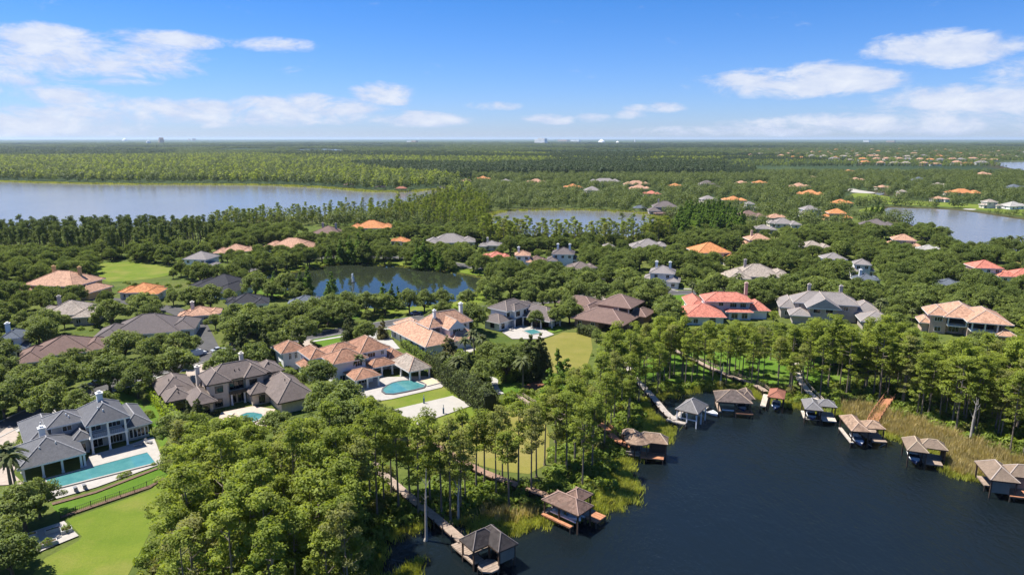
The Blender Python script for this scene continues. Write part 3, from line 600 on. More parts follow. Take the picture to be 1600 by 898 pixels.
h7 = house('white villa with coral red tile roofs and arched upper windows', (1100,505), -5, w_white, rf_red,
  walls=[(-6.6,6.2,-2.6,9,0,3.1),(1.8,18.,9.1,16,0,6.4),(10,17.8,6,9.0,0,3.0),(18.1,24,8,18,0,3.1),(-3,1.7,10,26,0,3.2)],
  roofs=[(-7.8,7.2,-3.8,10.5,3.3,3.3),(1.,18.8,6.4,17.2,6.6,2.5),(17,25.2,7,19,3.3,2.6),(-4,3.,9,27,3.4,2.3),(8.6,18.5,4.6,8.5,3.2,.8)],
  wins=[('F',9.1,7.6,5.1,1.6,1.3),('F',9.1,12,4.7,2.2,1.4,{'arch':True,'mull':2}),('F',9.1,15.6,4.7,2.,1.4,{'arch':True,'mull':2}),('F',6,12,1.3,2.2,1.5,{'arch':True}),('F',6,15.6,1.3,2.,1.5,{'arch':True}),('F',-2.6,2.4,1.3,2.2,1.4,{'arch':True}),('F',-2.6,-3.4,1.5,1.4,1.5),('L',-6.6,4,1.6,1.4,1.5)],
  cols=[(10.,9.,3.5,6.4),(13.8,9.,3.5,6.4),(17.6,9.,3.5,6.4)], slabs=[(9.6,18,7.2,9.05,3.2,3.45)], chims=[(18.6,18.5,3,11.2,1.1,w_pink)], capcol=plain('coral_ridge', (.55,.24,.18)))
keep(1068,1200,454,500,500)
h8 = house('wide taupe stucco mansion with stone-grey gable and two chimneys', (1280,505), -15, w_taupe, rf_stone,
  walls=[(-8,12.8,3.6,13,0,6.4),(-4.,5.,-3.,3.5,0,6.3),(-12.5,-8.1,5,17,0,4.),(12.9,20,6,16,0,4.0),(-9.4,-4.1,-3.,3.4,0,3.2),(13,22,-6,3,0,3.2)],
  roofs=[(-8.9,13.7,2.6,14,6.6,3.3),(-5.2,6.2,-4.4,9,6.5,3.4,'gable_y'),(-13.4,-6.,4,18,4.2,2.6),(12,21,5,17,4.2,2.6),(-10.6,-3,-4.4,4,3.4,2.),(12,23.4,-7,4,3.4,2.6)],
  wins=[('F',3.6,-6.4,5.2,1.,.9,{'arch':True}),('F',-3.,-1.6,5.2,2.4,1.4,{'mull':0}),('F',-3.,2.4,5.2,2.4,1.4,{'mull':0}),('F',-3.,.5,1.6,4,2,{'mull':3}),('F',3.6,9.,5.,1.6,1.4),('F',6,16,2.2,1.6,1.8),('F',5,-10.5,2.,1.4,1.6)],
  chims=[(-3.,9.,8,12.2,1.1,w_taupe),(8.,10.,8,12.,1.1,w_taupe)], capcol=cap_pale)
keep(1222,1370,458,492,500)
h9 = house('rose stucco two-storey villa with blended peach tiles and upper loggias', (1500,520), -20, w_pink, rf_peach,
  walls=[(-10,-5.2,-3.2,6,0,6.3),(-5.1,.4,-1.6,9,0,6.3),(.5,10.8,-6.,7,0,6.3),(-12,-10.1,-2,4,0,3.1),(8,11.6,-9,-6.1,0,3.1)],
  roofs=[(-11,-4,-4.2,7,6.5,2.2),(-6.6,6.,-5.6,12,6.5,3.4),(-1,12.,-10.6,8,6.48,3.0),(-13,-9,-3.,5,3.3,1.5),(7.,13,-12.6,-6.2,3.2,1.7)],
  wins=[('F',-3.2,-7.6,5.,2.2,1.3,{'mull':2}),('F',-3.2,-7.6,1.6,1.8,1.5),('F',-6.,9.2,4.8,1.2,1.3),('F',-1.6,-2.4,1.6,3,1.8,{'mull':2})],
  dark=[(-5.,.3,-1.68,-1.62,3.7,6.1),(.7,7.8,-6.1,-6.03,3.6,6.1)], cols=[(-5,-4.6,3.5,6.3),(.2,-5.2,3.5,6.3),(.7,-9.8,3.5,6.3),(4.3,-9.8,3.5,6.3),(7.8,-9.8,3.5,6.3)], slabs=[(-5.1,.4,-5.,-1.7,3.2,3.5),(.5,8.,-10.2,-6.2,3.2,3.5)], capcol=cap_pale)
keep(1442,1580,474,520,522)

# houses further back: hip-roofed blocks with wings, windows and chimneys, one per house in the photograph
MID = [
 (0,136,410,448,rf_peach,w_ochre,2,'ochre two-storey mansion with twin chimneys by the open field',-10,2),
 (46,150,449,494,rf_tan,w_taupe,1,'tan hip-roofed house with long low wing below the ochre mansion',15,1),
 (180,250,433,458,rf_orange,w_cream,1,'house with bright orange pyramid tile roof beside the field',8,0),
 (274,378,424,452,rf_dark,w_white,1,'large house under a charcoal black hip roof',-14,0),
 (-10,36,474,530,rf_blue,w_white,2,'tall white gabled house cut by the picture edge',20,1),
 (30,158,515,556,rf_umber,w_taupe,1,'umber-roofed house with twin dormers among oaks',24,0),
 (146,300,496,524,rf_mod,w_white,1,'white house with many grey-brown gables and small tower',16,0),
 (276,342,478,494,rf_peach,w_cream,1,'low peach-roofed house screened by oaks behind the street',16,1),
 (352,420,455,474,rf_dark,w_white,1,'grey-roofed bungalow at the near bank of the pond',18,0),
 (448,502,455,474,rf_blue,w_white,1,'slate-roofed cottage by the pond bank',10,0),
 (270,332,384,406,rf_stone,w_white,2,'white two-storey house with grey roof and veranda past the field',-8,0),
 (332,392,372,394,rf_peach,w_cream,1,'pale terracotta house beside the white veranda house',5,0),
 (400,492,362,388,rf_peach,w_cream,1,'sprawling peach-roofed house behind the pond lane',-5,0),
 (470,534,346,366,rf_umber,w_taupe,2,'dark-roofed house with turrets near the big lake',-12,2),
 (540,612,342,357,rf_orange,w_white,1,'pair-winged orange tile house near the big lake shore',0,0),
 (608,640,367,377,rf_orange,w_white,1,'small white house with orange roof peeping over oaks',0,0),
 (660,746,361,380,rf_stone,w_cream,1,'wide stone-grey hip roof house beyond the pond',4,0),
 (747,786,364,384,rf_stone,w_cream,1,'grey-brown roofed house next to the wide grey hip roof',-5,1),
 (757,800,380,402,rf_red,w_cream,1,'rose tile house below the grey-brown roof',12,0),
 (798,836,371,400,rf_peach,w_white,2,'white two-storey house with terracotta roof by the cypress row',0,1),
 (822,856,387,408,rf_umber,w_white,1,'small white pavilion house with brown pyramid roof',0,0),
 (852,906,368,398,rf_mod,w_white,2,'white stone manor with grey roof and chimneys by the small lake',-8,2),
 (886,938,404,420,rf_brown,w_taupe,1,'low taupe-roofed house half hidden by oaks',10,0),
 (984,1046,367,386,rf_stone,w_cream,1,'pinkish-grey hip roof house near the small lake',-4,0),
 (944,962,374,386,rf_stone,w_white,1,'little white outbuilding by the small lake trees',0,0),
 (1004,1064,402,428,rf_stone,w_white,2,'white house with two white chimneys among oaks',-16,2),
 (1078,1160,369,396,rf_orange,w_cream,2,'orange tile villa with tall arched entry',6,0),
 (1136,1240,401,434,rf_tan,w_taupe,1,'broad tan and umber roofed house behind the red villa',-10,1),
 (1164,1218,354,376,rf_peach,w_pink,2,'rose stucco house with layered peach roofs',0,1),
 (1178,1214,346,358,rf_stone,w_taupe,1,'grey-roofed house above the rose stucco house',-8,0),
 (1204,1252,334,350,rf_stone,w_cream,1,'grey hip roof house in the row towards the golf lake',-6,0),
 (1200,1232,326,340,rf_peach,w_cream,1,'little peach roof house in the row towards the golf lake',0,0),
 (1252,1300,368,386,rf_tan,w_taupe,1,'tan-roofed house deep in the oak canopy',0,0),
 (1282,1334,386,406,rf_stone,w_white,2,'grey-pink roofed house beside the blue gabled house',-8,0),
 (1330,1368,394,414,rf_stone,w_white,2,'pale blue gabled two-storey house with porch',-20,0),
 (1336,1380,419,438,rf_blue,w_white,1,'slate-roofed white house with chimney below the blue gables',-10,1),
 (1460,1506,424,446,rf_blue,w_grey,1,'slate-roofed house above the rose villa',-28,0),
 (1518,1580,393,420,rf_red,w_white,2,'white house with rose tile roof near the grey lake',-10,0),
 (1574,1640,408,434,rf_red,w_pink,1,'red tile roof house cut by the picture edge',-20,0),
 (1390,1440,351,376,rf_peach,w_pink,2,'peach and rose house at the grey lake shore',-20,0),
 (1434,1470,372,390,rf_pale,w_cream,1,'pale pyramid-roofed house at the grey lake shore',-25,0),
 (1344,1396,331,352,rf_mod,w_taupe,1,'brown-grey roofed house beside the lake point',-24,0),
 (1290,1332,316,334,rf_orange,w_ochre,2,'orange villa in the cluster by the golf bunker',-12,0),
 (1252,1290,312,328,rf_stone,w_white,2,'white grey-roofed house in the cluster by the golf bunker',0,0),
 (1300,1336,304,318,rf_orange,w_cream,1,'orange tile roof beside the big sand bunker',-8,0),
 (1246,1290,289,304,rf_orange,w_cream,1,'orange roofed house uphill of the golf cluster',-15,0),
 (1234,1270,281,292,rf_peach,w_cream,1,'peach roofed house below the far subdivision',-5,0),
 (1012,1070,304,324,rf_mod,w_taupe,2,'large grey lakeside house with dark screened gallery',-6,1),
 (1092,1128,295,312,rf_stone,w_taupe,2,'grey two-storey house past the small lake',0,0),
 (1132,1168,302,313,rf_orange,w_cream,1,'orange tile house past the small lake',0,0),
 (1164,1184,307,319,rf_stone,w_white,2,'small white two-storey house past the small lake',0,0),
 (1150,1198,318,338,rf_umber,w_taupe,1,'mauve-grey roofed house behind tall cypresses',-5,0),
 (820,856,273,285,rf_peach,w_cream,1,'peach roof at the edge of the dark forest',0,0),
 (880,912,279,293,rf_orange,w_white,1,'orange roof house in the row before the forest',0,0),
 (908,946,283,298,rf_stone,w_white,2,'grey and white house in the row before the forest',0,0),
 (920,972,274,284,rf_stone,w_cream,1,'wide grey-brown house at the forest edge',0,0),
 (974,1018,277,288,rf_peach,w_cream,1,'long peach roof at the forest edge',0,0),
 (982,1020,287,295,rf_peach,w_cream,1,'low tan roof below the long peach roof',0,0),
 (1006,1034,295,303,rf_red,w_cream,1,'rose roof among trees before the small lake',0,0),
 (1044,1070,282,291,rf_orange,w_cream,1,'square orange roof standing alone by the forest',0,0),
 (1090,1126,275,288,rf_mod,w_taupe,2,'dark grey house standing alone by the forest',0,0),
 (1150,1172,279,286,rf_peach,w_cream,1,'small peach roof just below the pine woods',0,0),
 (1178,1202,279,286,rf_orange,w_cream,1,'small orange roof just below the pine woods',0,0),
 (740,768,271,280,rf_orange,w_cream,1,'orange roof at the tip of the big lake forest',0,0),
 (716,738,277,283,rf_peach,w_cream,1,'low peach roof at the tip of the big lake forest',0,0),
 (780,800,276,283,rf_stone,w_cream,1,'grey roof at the tip of the big lake forest',0,0),
 (1372,1394,285,293,rf_peach,w_cream,1,'peach roof above the golf fairway oaks',0,0),
 (1428,1454,268,281,rf_blue,w_white,2,'pale blue-grey roof above the fairway',0,0),
 (1404,1424,288,300,rf_tan,w_pink,2,'tan house between fairway oaks',0,0),
 (1460,1484,299,311,rf_peach,w_cream,1,'peach house at the fairway edge',0,0),
 (1486,1536,291,302,rf_orange,w_cream,1,'long orange and tan roof by the fairway oaks',0,0),
 (1460,1482,280,289,rf_tan,w_cream,1,'tan roof above the long fairway roof',0,0),
 (1330,1352,273,281,rf_peach,w_cream,1,'peach roof in the woods above the bunker',0,0),
 (1528,1556,267,273,rf_peach,w_cream,1,'peach roof near the far pale lake',0,0),
 (1576,1610,283,294,rf_blue,w_white,1,'blue-grey roof at the picture edge past the fairway',0,0),
 (1540,1566,303,316,rf_tan,w_cream,2,'cream house at the end of the fairway',0,0),
 (1574,1612,310,322,rf_pale,w_white,1,'long white building at the end of the fairway',0,0),
 (1265,1278,270,277,rf_peach,w_cream,1,'small tan roof in the canopy below the subdivision',0,0),
 (1320,1338,262,268,rf_orange,w_cream,1,'tiny orange roof in the canopy below the subdivision',0,0),
]
def midhouse(e):
    x0, x1, y0, y1, rm, wm, st, label, rot, nch = e
    rr = random.Random(label); he = 3.2 if st == 1 else 6.1
    far = y1 < 315
    a = G(x0, y1, he); b = G(x1, y1, he); c = ((a[0]+b[0])/2, (a[1]+b[1])/2)
    W = math.hypot(b[0]-a[0], b[1]-a[1])*.96; D = max(min(W*.62, 17.), 8.)
    ca, sa = math.cos(R(rot)), math.sin(R(rot))
    o = (c[0]-sa*D*.12, c[1]+ca*D*.12)      # local y=0 near the front eave
    hw = W/2; s = rr.choice((-1, 1))
    walls = [(-hw*.62, hw*.62, .6, D, 0, he-.15)]
    roofs = [(-hw*.70, hw*.70, -.2, D+.8, he, min(D, hw*1.4)*.27)]
    # side wings, one forward and one set back
    for k, sg in enumerate((s, -s)):
        f0 = -D*.30 if k == 0 else D*.15; d1 = D*.62 if k == 0 else D*.92; hh = 3.05
        xa, xb = sorted((sg*hw*.30 if k == 0 else sg*hw*.42, sg*hw*.96))
        if st == 1 and k == 1: hh = 3.1
        roofs.append((xa-.3, xb+.3, f0-.7, d1+.7, hh+.12+.01*k, min(xb-xa, d1-f0)*.27)); walls.append((xa+.35, xb-.35, f0+.1, d1, 0, hh-.05))
    wins = []
    if not far:
        for i, (xa, xb, ya, yb, z0, z1) in enumerate(walls):
            k = max(1, int((xb-xa)/3.4))
            for j in range(k):
                xx = xa+(xb-xa)*(j+.5)/k
                if z1 > 5: wins.append(('F', ya, xx, 4.7, 1.3, 1.3))
                else: wins.append(('F', ya, xx, 1.6, 1.4, 1.4))
            if i: wins.append(('L' if (xa+xb) < 0 else 'R', xa if (xa+xb) < 0 else xb, (ya+yb)/2, 1.6, 1.4, 1.4))
    else:
        xa, xb, ya = walls[0][:3]
        for j in range(2 if W > 14 else 1): wins.append(('F', ya, xa+(xb-xa)*(j+.5)/2, (he-1.4), 1.8, 1.4, {'mull': 0}))
    ch = [((-hw*.35, hw*.38)[i], D*.6, he-1, he+D*.27+1.4, 1.1, wm if wm is not w_white else None) for i in range(nch)]
    h = house(label, o, rot, wm, rm, walls, roofs, wins, chims=ch, world=True, ridge=not far)
    keep(x0+2, x1-2, y0+1, y0+(y1-y0)*.66, y1)
for e in MID: midhouse(e)

# far subdivision: rows of small roofs below the horizon
subrr = random.Random(3)
nf = 0
for row, (yy, xa, xb, step) in enumerate([(236, 1120, 1500, 11), (239.5, 1190, 1640, 11), (243, 1150, 1640, 12), (247, 1210, 1640, 13), (252, 1290, 1540, 17), (258, 1330, 1520, 24)]):
    px = xa; kk = 0
    while px < xb:
        kk += 1
        px += step*subrr.uniform(.7, 1.5)
        y = yy+subrr.uniform(-1.1, 1.1); x_, y_ = G(px, y)
        W = subrr.uniform(18, 30); D = subrr.uniform(12, 18); hh = subrr.choice((3.4, 6.2, 6.4)); 
        t = thing('house', 'tiny far house in subdivision row %s from the horizon, %s from its west end' % (('one', 'two', 'three', 'four', 'five', 'six')[row], ordinal(kk)), 'house', (x_, y_, 0), subrr.uniform(-.6, .6), 'tiny houses of the far subdivision')
        MB().box(-W/2+.6, W/2-.6, -D/2+.6, D/2-.6, -.1, hh).build('wall', subrr.choice((w_cream, w_white, w_pink)), t)
        mb = MB(); hip(mb, -W/2, W/2, -D/2, D/2, hh+.2, D*.27); mb.build('roof', subrr.choice((rf_peach, rf_orange, rf_peach, rf_tan, rf_stone)), t)
        BLOCK.append([(x_-W*.6, y_-D), (x_+W*.6, y_-D), (x_+W*.6, y_+D*.6), (x_-W*.6, y_+D*.6)]); nf += 1

# large buildings on the horizon
def tower(label, name, px, py, parts, m_, cat):
    x, y = G(px, py); t = thing(name, label, cat, (x, y, 0), R(-58), 'large buildings on the horizon'); s = y/FPX
    for (nm, a, b, hgt, dep, mm) in parts:
        if nm == 'b': a, b = a*1.5, b*1.5
        if nm == 'cone':
            mb = MB(); n = 20; mb.tube((a*s, 0, 0), (a*s, 0, hgt*s*.45), b*s, b*s*.8, n); mb.tube((a*s, 0, hgt*s*.45), (a*s, 0, hgt*s), b*s*.8, b*s*.08, n); mb.build('roof', mm, t)
        else:
            d = dep*s; mb = MB().box(a*s, b*s, -d/2, d/2, -.5, hgt*s); w = mb.build('wall', mm, t)
            fl = max(2, int(hgt*s/6)); wb = MB()
            for i in range(1, fl): wb.box(a*s+2, b*s-2, -d/2-.4, -d/2+.5, i*hgt*s/fl-.6, i*hgt*s/fl+.6)
            wb.build('window_band', glass, w)
    return t
tc_ = plain('tan_tower', (.50, .36, .27)); tw_ = plain('white_tower', (.82, .81, .80))
tower('tan stepped hotel towers on the horizon', 'hotel_tower', 252, 224, [('b',-4,0,6.5,6,tc_),('b',0.1,4,8.5,6,tc_),('b',4.1,8,5,6,tc_),('b',-7,-4.1,3,6,tc_)], tc_, 'hotel')
tower('long low white building beside the tan hotel towers', 'hotel_block', 232, 225, [('b',-6,4,3.5,5,tw_),('b',-4,0,4.8,4,tw_)], tw_, 'building')
tower('white domed tank on the horizon', 'storage_dome', 195, 220, [('cone',0,4,4.2,0,tw_)], tw_, 'dome')
tower('white slab hotel on the horizon above the small lake', 'hotel_block', 845, 224, [('b',-9,-3,6,5,tw_),('b',-2.9,3,8,5,tw_),('b',3.1,9,7,5,tw_)], tw_, 'hotel')
tower('white cone-roofed hall on the horizon', 'arena', 940, 223.5, [('cone',0,6,5.5,0,tw_)], tw_, 'arena')
tower('small white hall beside the cone roof', 'arena', 965, 223.5, [('cone',0,3,3,0,tw_)], tw_, 'arena')
tower('pale spire standing on the horizon', 'spire', 992, 223, [('cone',0,1.2,6,0,tw_)], tw_, 'tower')
tower('white warehouse roofs far in the forest', 'warehouse', 88, 237, [('b',-8,6,2.,5,tw_),('b',9,12,2.6,4,tw_)], tw_, 'warehouse')
tower('row of pale buildings on the horizon past the lake slivers', 'warehouse', 645, 223, [('b',-12,-2,2.4,4,tw_),('b',0,10,3.,4,tc_)], tw_, 'building')
tower('low pale blocks on the horizon past the tan hotel towers', 'hotel_block', 300, 219.5, [('b',-20,-8,2.2,4,tc_),('b',-4,4,2.,4,tw_),('b',12,16,2.8,4,tc_)], tw_, 'building')
tower('brownish low blocks near the white slab hotel', 'hotel_block', 895, 221, [('b',-24,-8,2.4,5,tc_),('b',-2,12,2.,4,tw_)], tw_, 'building')
tower('white flat hall on the horizon over the golf course', 'warehouse', 1356, 222, [('b',-4,2,2.4,4,tw_),('b',20,28,2.,4,tc_)], tw_, 'building')

# ------------------------------------------------------------------ boardwalks and boathouses
def woodmat(name, a, rough=.85):
    m, tr = mat(name); v = geo_pos(tr)
    n = noise(tr, v, 1.5, 5); n3 = noise(tr, v, 14., 2)
    c = mixrgb(tr, ramp(tr, n, .3, .7), (a[0]*.7, a[1]*.7, a[2]*.7), (a[0]*1.2, a[1]*1.2, a[2]*1.2)); c = mixrgb(tr, ramp(tr, n3, .4, .7, 0, .4), c, (a[0]*.45, a[1]*.45, a[2]*.45))
    finish(m, tr, c, rough, .2); MATS[name] = m; return m
wd_tan = woodmat('weathered_planks', (.34, .26, .20)); wd_red = woodmat('red_stained_planks', (.42, .19, .10)); wd_grey = woodmat('grey_planks', (.42, .37, .32)); wd_brown = woodmat('brown_timber', (.10, .065, .045)); wd_dark = woodmat('dark_piles', (.06, .05, .042)); wd_pale = woodmat('pale_planks', (.55, .48, .40))
def boardwalk(label, pts, w, deckm, z=1.0, rail=0, px=True, group='boardwalks through the cypress swamp'):
    """plank deck on stringers, with piles and posts on both sides; rail: 0 posts only, 1 one side, 2 both"""
    q = np.array(smooth(GP(pts, z) if px else pts, 1, closed=False)); o = thing('boardwalk', label, 'boardwalk', (q[0][0], q[0][1], 0), 0, group)
    q = q-q[0]; seg = np.linalg.norm(np.diff(q, axis=0), axis=1); s = np.concatenate([[0], np.cumsum(seg)]); Lt = s[-1]
    at_ = lambda d: np.array([np.interp(d, s, q[:, 0]), np.interp(d, s, q[:, 1])])
    # deck planks: real boards with gaps, one part
    mb = MB(); pitch = .42; d = 0
    while d+pitch < Lt:
        a, b = at_(d), at_(d+pitch-.03); t = (b-a)/max(np.linalg.norm(b-a), 1e-6); n_ = np.array([-t[1], t[0]])*w/2; zz = z+random.uniform(-.012, .012)
        c = [a+n_, a-n_, b-n_, b+n_]; mb.add([(x, y, zz-.06) for x, y in c]+[(x, y, zz) for x, y in c], [(0,1,2,3),(7,6,5,4),(0,4,5,1),(1,5,6,2),(2,6,7,3),(3,7,4,0)]); d += pitch
    dk = mb.build('deck', deckm, o); dk['kind'] = 'stuff'
    for sg in (1, -1):
        mb = MB(); p = 0
        while p < Lt:
            a, b = at_(p), at_(min(p+3, Lt)); t = (b-a)/max(np.linalg.norm(b-a), 1e-6); n_ = np.array([-t[1], t[0]])*sg*(w/2-.08); a = a+n_; b = b+n_
            mb.tube((a[0], a[1], z-.2), (b[0], b[1], z-.2), .12, .12, 4); p += 3
        mb.build('stringer', wd_brown, o)
        p = .3; k = 0
        while p < Lt:
            a = at_(p); b = at_(min(p+.3, Lt)); t = (b-a)/max(np.linalg.norm(b-a), 1e-6); n_ = np.array([-t[1], t[0]])*sg*(w/2+.12); a = a+n_
            MB().tube((a[0], a[1], -1.7), (a[0], a[1], z+(.95 if (rail == 2 or (rail == 1 and sg == 1)) else .45)), .12, .11, 6).build('pile', wd_dark, o); p += 2.9
        if rail == 2 or (rail == 1 and sg == 1):
            mb = MB(); p = 0
            while p < Lt-.1:
                a, b = at_(p), at_(min(p+2.9, Lt)); t = (b-a)/max(np.linalg.norm(b-a), 1e-6); n_ = np.array([-t[1], t[0]])*sg*(w/2+.12); a = a+n_; b = b+n_
                for zz in (.92, .5): mb.tube((a[0], a[1], z+zz), (b[0], b[1], z+zz), .06, .06, 4)
                p += 2.9
            mb.build('handrail', deckm, o)
    wpt = np.array(smooth(GP(pts, z) if px else pts, 1, closed=False)); BLOCK.append([tuple(p) for p in wpt+[w*.8, 0]]+[tuple(p) for p in (wpt-[w*.8, 0])[::-1]])
    return o
boardwalk('long weathered boardwalk ending at the dark octagon-deck boathouse', [(583,722),(596,738),(640,775),(690,815),(724,845)], 1.7, wd_tan)
boardwalk('long brown boardwalk crossing the dry lawn to the L-shaped boathouse', [(660,686),(690,700),(740,730),(800,754),(858,774)], 1.7, woodmat('brown_planks', (.30, .19, .13)))
boardwalk('red-brown railed boardwalk leading to the round-roofed boathouse', [(930,658),(945,666),(958,682),(976,694),(990,697)], 1.7, wd_red, rail=1)
boardwalk('grey boardwalk curving to the open white-posted boathouse', [(976,566),(992,590),(1008,606),(1026,626),(1042,646),(1058,656)], 1.6, wd_grey)
boardwalk('brown boardwalk running through trees to the red-roofed boathouse', [(1040,540),(1075,556),(1110,574),(1150,590),(1185,602),(1198,612)], 1.6, wd_tan, rail=1)
boardwalk('pale boardwalk descending to the grey boathouse with white deck', [(1240,566),(1248,590),(1260,608),(1275,622),(1284,632)], 1.7, wd_pale, rail=1)
boardwalk('red stained railed boardwalk rising from the tan boathouse', [(1392,618),(1376,640),(1364,658),(1362,668)], 2.0, wd_red, rail=2)
boardwalk('low railed boardwalk on the garden slope behind the cypresses', [(812,620),(830,632),(860,648),(880,655)], 1.5, wd_tan, rail=2)
boardwalk('narrow plank walk at the lower edge beside the reeds', [(495,888),(520,884),(545,886)], 1.3, wd_grey)

boat_white = plain('white_gelcoat', (.78, .79, .80), .25, .03); boat_blue = plain('blue_hull', (.03, .05, .14), .25, .05); boat_red = plain('red_stripe', (.4, .04, .03), .3); seatm = plain('cream_vinyl', (.6, .55, .47), .5)
def boat(label, x, y, rot, z=.35, L_=5.6, hullm=None, tower=False):
    t = thing('motorboat', label, 'boat', (x, y, z), R(rot), 'boats kept at the boathouses')
    mb = MB(); st = []
    prof = [(-.5,.78,.05),(-.2,.9,.0),(.15,.88,.0),(.35,.62,.1),(.5,.06,.3)]
    for (f, w, lift) in prof:
        x_ = f*L_; hw = w*1.15; st.append([(x_, -hw, .75+lift*.5), (x_, -hw*.75, .15+lift), (x_, 0, -.1+lift), (x_, hw*.75, .15+lift), (x_, hw, .75+lift*.5)])
    vs = [p for s_ in st for p in s_]; k = 5
    fs = [(i*k+j, i*k+j+1, (i+1)*k+j+1, (i+1)*k+j) for i in range(len(st)-1) for j in range(k-1)]+[(0,1,2,3,4)]
    mb.add(vs, fs).build('hull', hullm or boat_white, t)
    mb = MB(); mb.add([(p[0], p[1]*.98, .6+(p[2]-.75)) for s_ in st for p in (s_[0], s_[4])], [(2*i, 2*i+1, 2*i+3, 2*i+2) for i in range(len(st)-1)]); mb.build('deck', boat_white, t)
    mb = MB(); mb.add([(.5,-.9,.75),(.5,.9,.75),(.15,.8,1.3),(.15,-.8,1.3)], [(0,1,2,3)]); mb.add([(.5,-.9,.75),(.15,-.8,1.3),(-.3,-.95,.8)], [(0,1,2)]); mb.add([(.5,.9,.75),(-.3,.95,.8),(.15,.8,1.3)], [(0,1,2)]); mb.build('windshield', glass, t)
    for sy in (-.5, .5): MB().box(-.6,-.1,sy-.3,sy+.3,.55,.95).box(-.72,-.6,sy-.3,sy+.3,.55,1.25).build('seat', seatm, t)
    MB().box(-2.5,-2.0,-.9,.9,.55,.95).build('bench', seatm, t)
    MB().box(-3.2,-2.82,-.22,.22,.2,1.15).build('engine', steel, t)
    if tower:
        mb = MB()
        for sy in (-.9, .9): mb.tube((.3,sy,.8),(-.2,sy*.8,2.),.05,.05,5); mb.tube((-.7,sy,.8),(-.2,sy*.8,2.),.05,.05,5)
        mb.tube((-.2,-.75,2.),(-.2,.75,2.),.05,.05,5); mb.build('tower_frame', steel, t)
    return t
def boathouse(label, o, rot, roofm, roofs, decks, posts, walls=(), deckm=None, postm=None, wallm=None, braces=(), capm=None, lifts=(), z=.85, lip=None, ridge=True):
    ox, oy = G(*o, 0); t = thing('boathouse', label, 'boathouse', (ox, oy, 0), R(rot), 'boathouses along the dark lake')
    for r in roofs:
        mb = MB()
        if r[0] == 'round':
            _, cx, cyy, rad, ze, rise = r; n = 16; mb.tube((cx, cyy, ze-.25), (cx, cyy, ze), rad, rad, n); mb.tube((cx, cyy, ze), (cx, cyy, ze+rise), rad, .1, n); mb.build('roof', roofm, t); continue
        kind = r[6] if len(r) > 6 else 'hip'; lines = hip(mb, *r[:6], kind, .22); ro = mb.build('roof', roofm, t)
        ro.data.materials.append(wd_brown)
        for i, p in enumerate(ro.data.polygons):
            if i < 5: p.material_index = 1
        cm = MB()
        for a, b in (lines if kind == 'hip' else lines[4:]): cm.tube((a[0], a[1], a[2]+.03), (b[0], b[1], b[2]+.03), .10, .10, 5)
        cm.build('ridge_cap', capm or roofm, ro)
    for d in decks:
        poly = d[0] if isinstance(d[0], list) else [(d[0], d[2]), (d[1], d[2]), (d[1], d[3]), (d[0], d[3])]
        zz = z+(d[4] if len(d) > 4 else 0) if not isinstance(d[0], list) else z; mm = (d[5] if len(d) > 5 else None) if not isinstance(d[0], list) else (d[1] if len(d) > 1 else None)
        dk = MB().prism(poly, zz-.28, zz).build('deck', mm or deckm or wd_tan, t)
        xs = [p[0] for p in poly]; y0, y1 = min(p[1] for p in poly), max(p[1] for p in poly); pl = MB(); k = int((y1-y0)/.5)
        for i in range(1, k):    # joints between boards
            yy = y0+(y1-y0)*i/k; xi = []
            for a, b in zip(poly, poly[1:]+poly[:1]):
                if (a[1]-yy)*(b[1]-yy) < 0: xi.append(a[0]+(b[0]-a[0])*(yy-a[1])/(b[1]-a[1]))
            if len(xi) >= 2: pl.box(min(xi)+.05, max(xi)-.05, yy-.02, yy+.02, zz-.01, zz+.012)
        if pl.v: pl.build('board_joint', wd_brown, dk)
        for (px_, py_) in poly: MB().tube((px_*.97, py_*.97, -1.7), (px_*.97, py_*.97, zz-.05), .14, .14, 6).build('pile', wd_dark, t)
    for p in posts:
        x, y = p[0], p[1]; MB().box(x-.12, x+.12, y-.12, y+.12, -1.6, p[2] if len(p) > 2 else 3.4).build('post', postm or wd_brown, t)
    for (x0, x1, y0, y1, z0, z1) in walls: MB().box(x0, x1, y0, y1, z0, z1).build('wall', wallm or wd_brown, t)
    for (a, b) in braces: MB().tube(a, b, .07, .07, 5).build('brace', wd_grey, t)
    for (x0, x1, y, zz) in lifts: MB().box(x0, x1, y-.1, y+.1, zz-.12, zz+.12).build('lift_beam', boat_white, t)
    return t, ox, oy
def loc_w(o, rot, x, y):
    ox, oy = G(*o); c, s = math.cos(R(rot)), math.sin(R(rot)); return ox+x*c-y*s, oy+x*s+y*c
rf_bh = roofmat('boathouse_dark_tile', (.058, .048, .046), True, .2); rf_bh2 = roofmat('boathouse_brown_tile', (.20, .125, .095), True, .4); rf_bh3 = roofmat('boathouse_tan_tile', (.33, .22, .15), True, .25); rf_bh4 = roofmat('boathouse_taupe', (.27, .20, .145), False, .3)
rf_bhg = roofmat('boathouse_grey', (.21, .20, .195), False, .1); rf_bhr = roofmat('boathouse_red', (.36, .15, .10), False, .15)
cap_d = plain('dark_ridge', (.16, .135, .125)); white_post = plain('white_posts', (.75, .76, .78), .6, .04); tan_screen = plain('tan_shade_screen', (.22, .19, .15), .9, .15)
oct_ = [(.05+1.75*math.cos(math.pi*(i+.5)/4), -2.2+1.75*math.sin(math.pi*(i+.5)/4)) for i in range(8)]
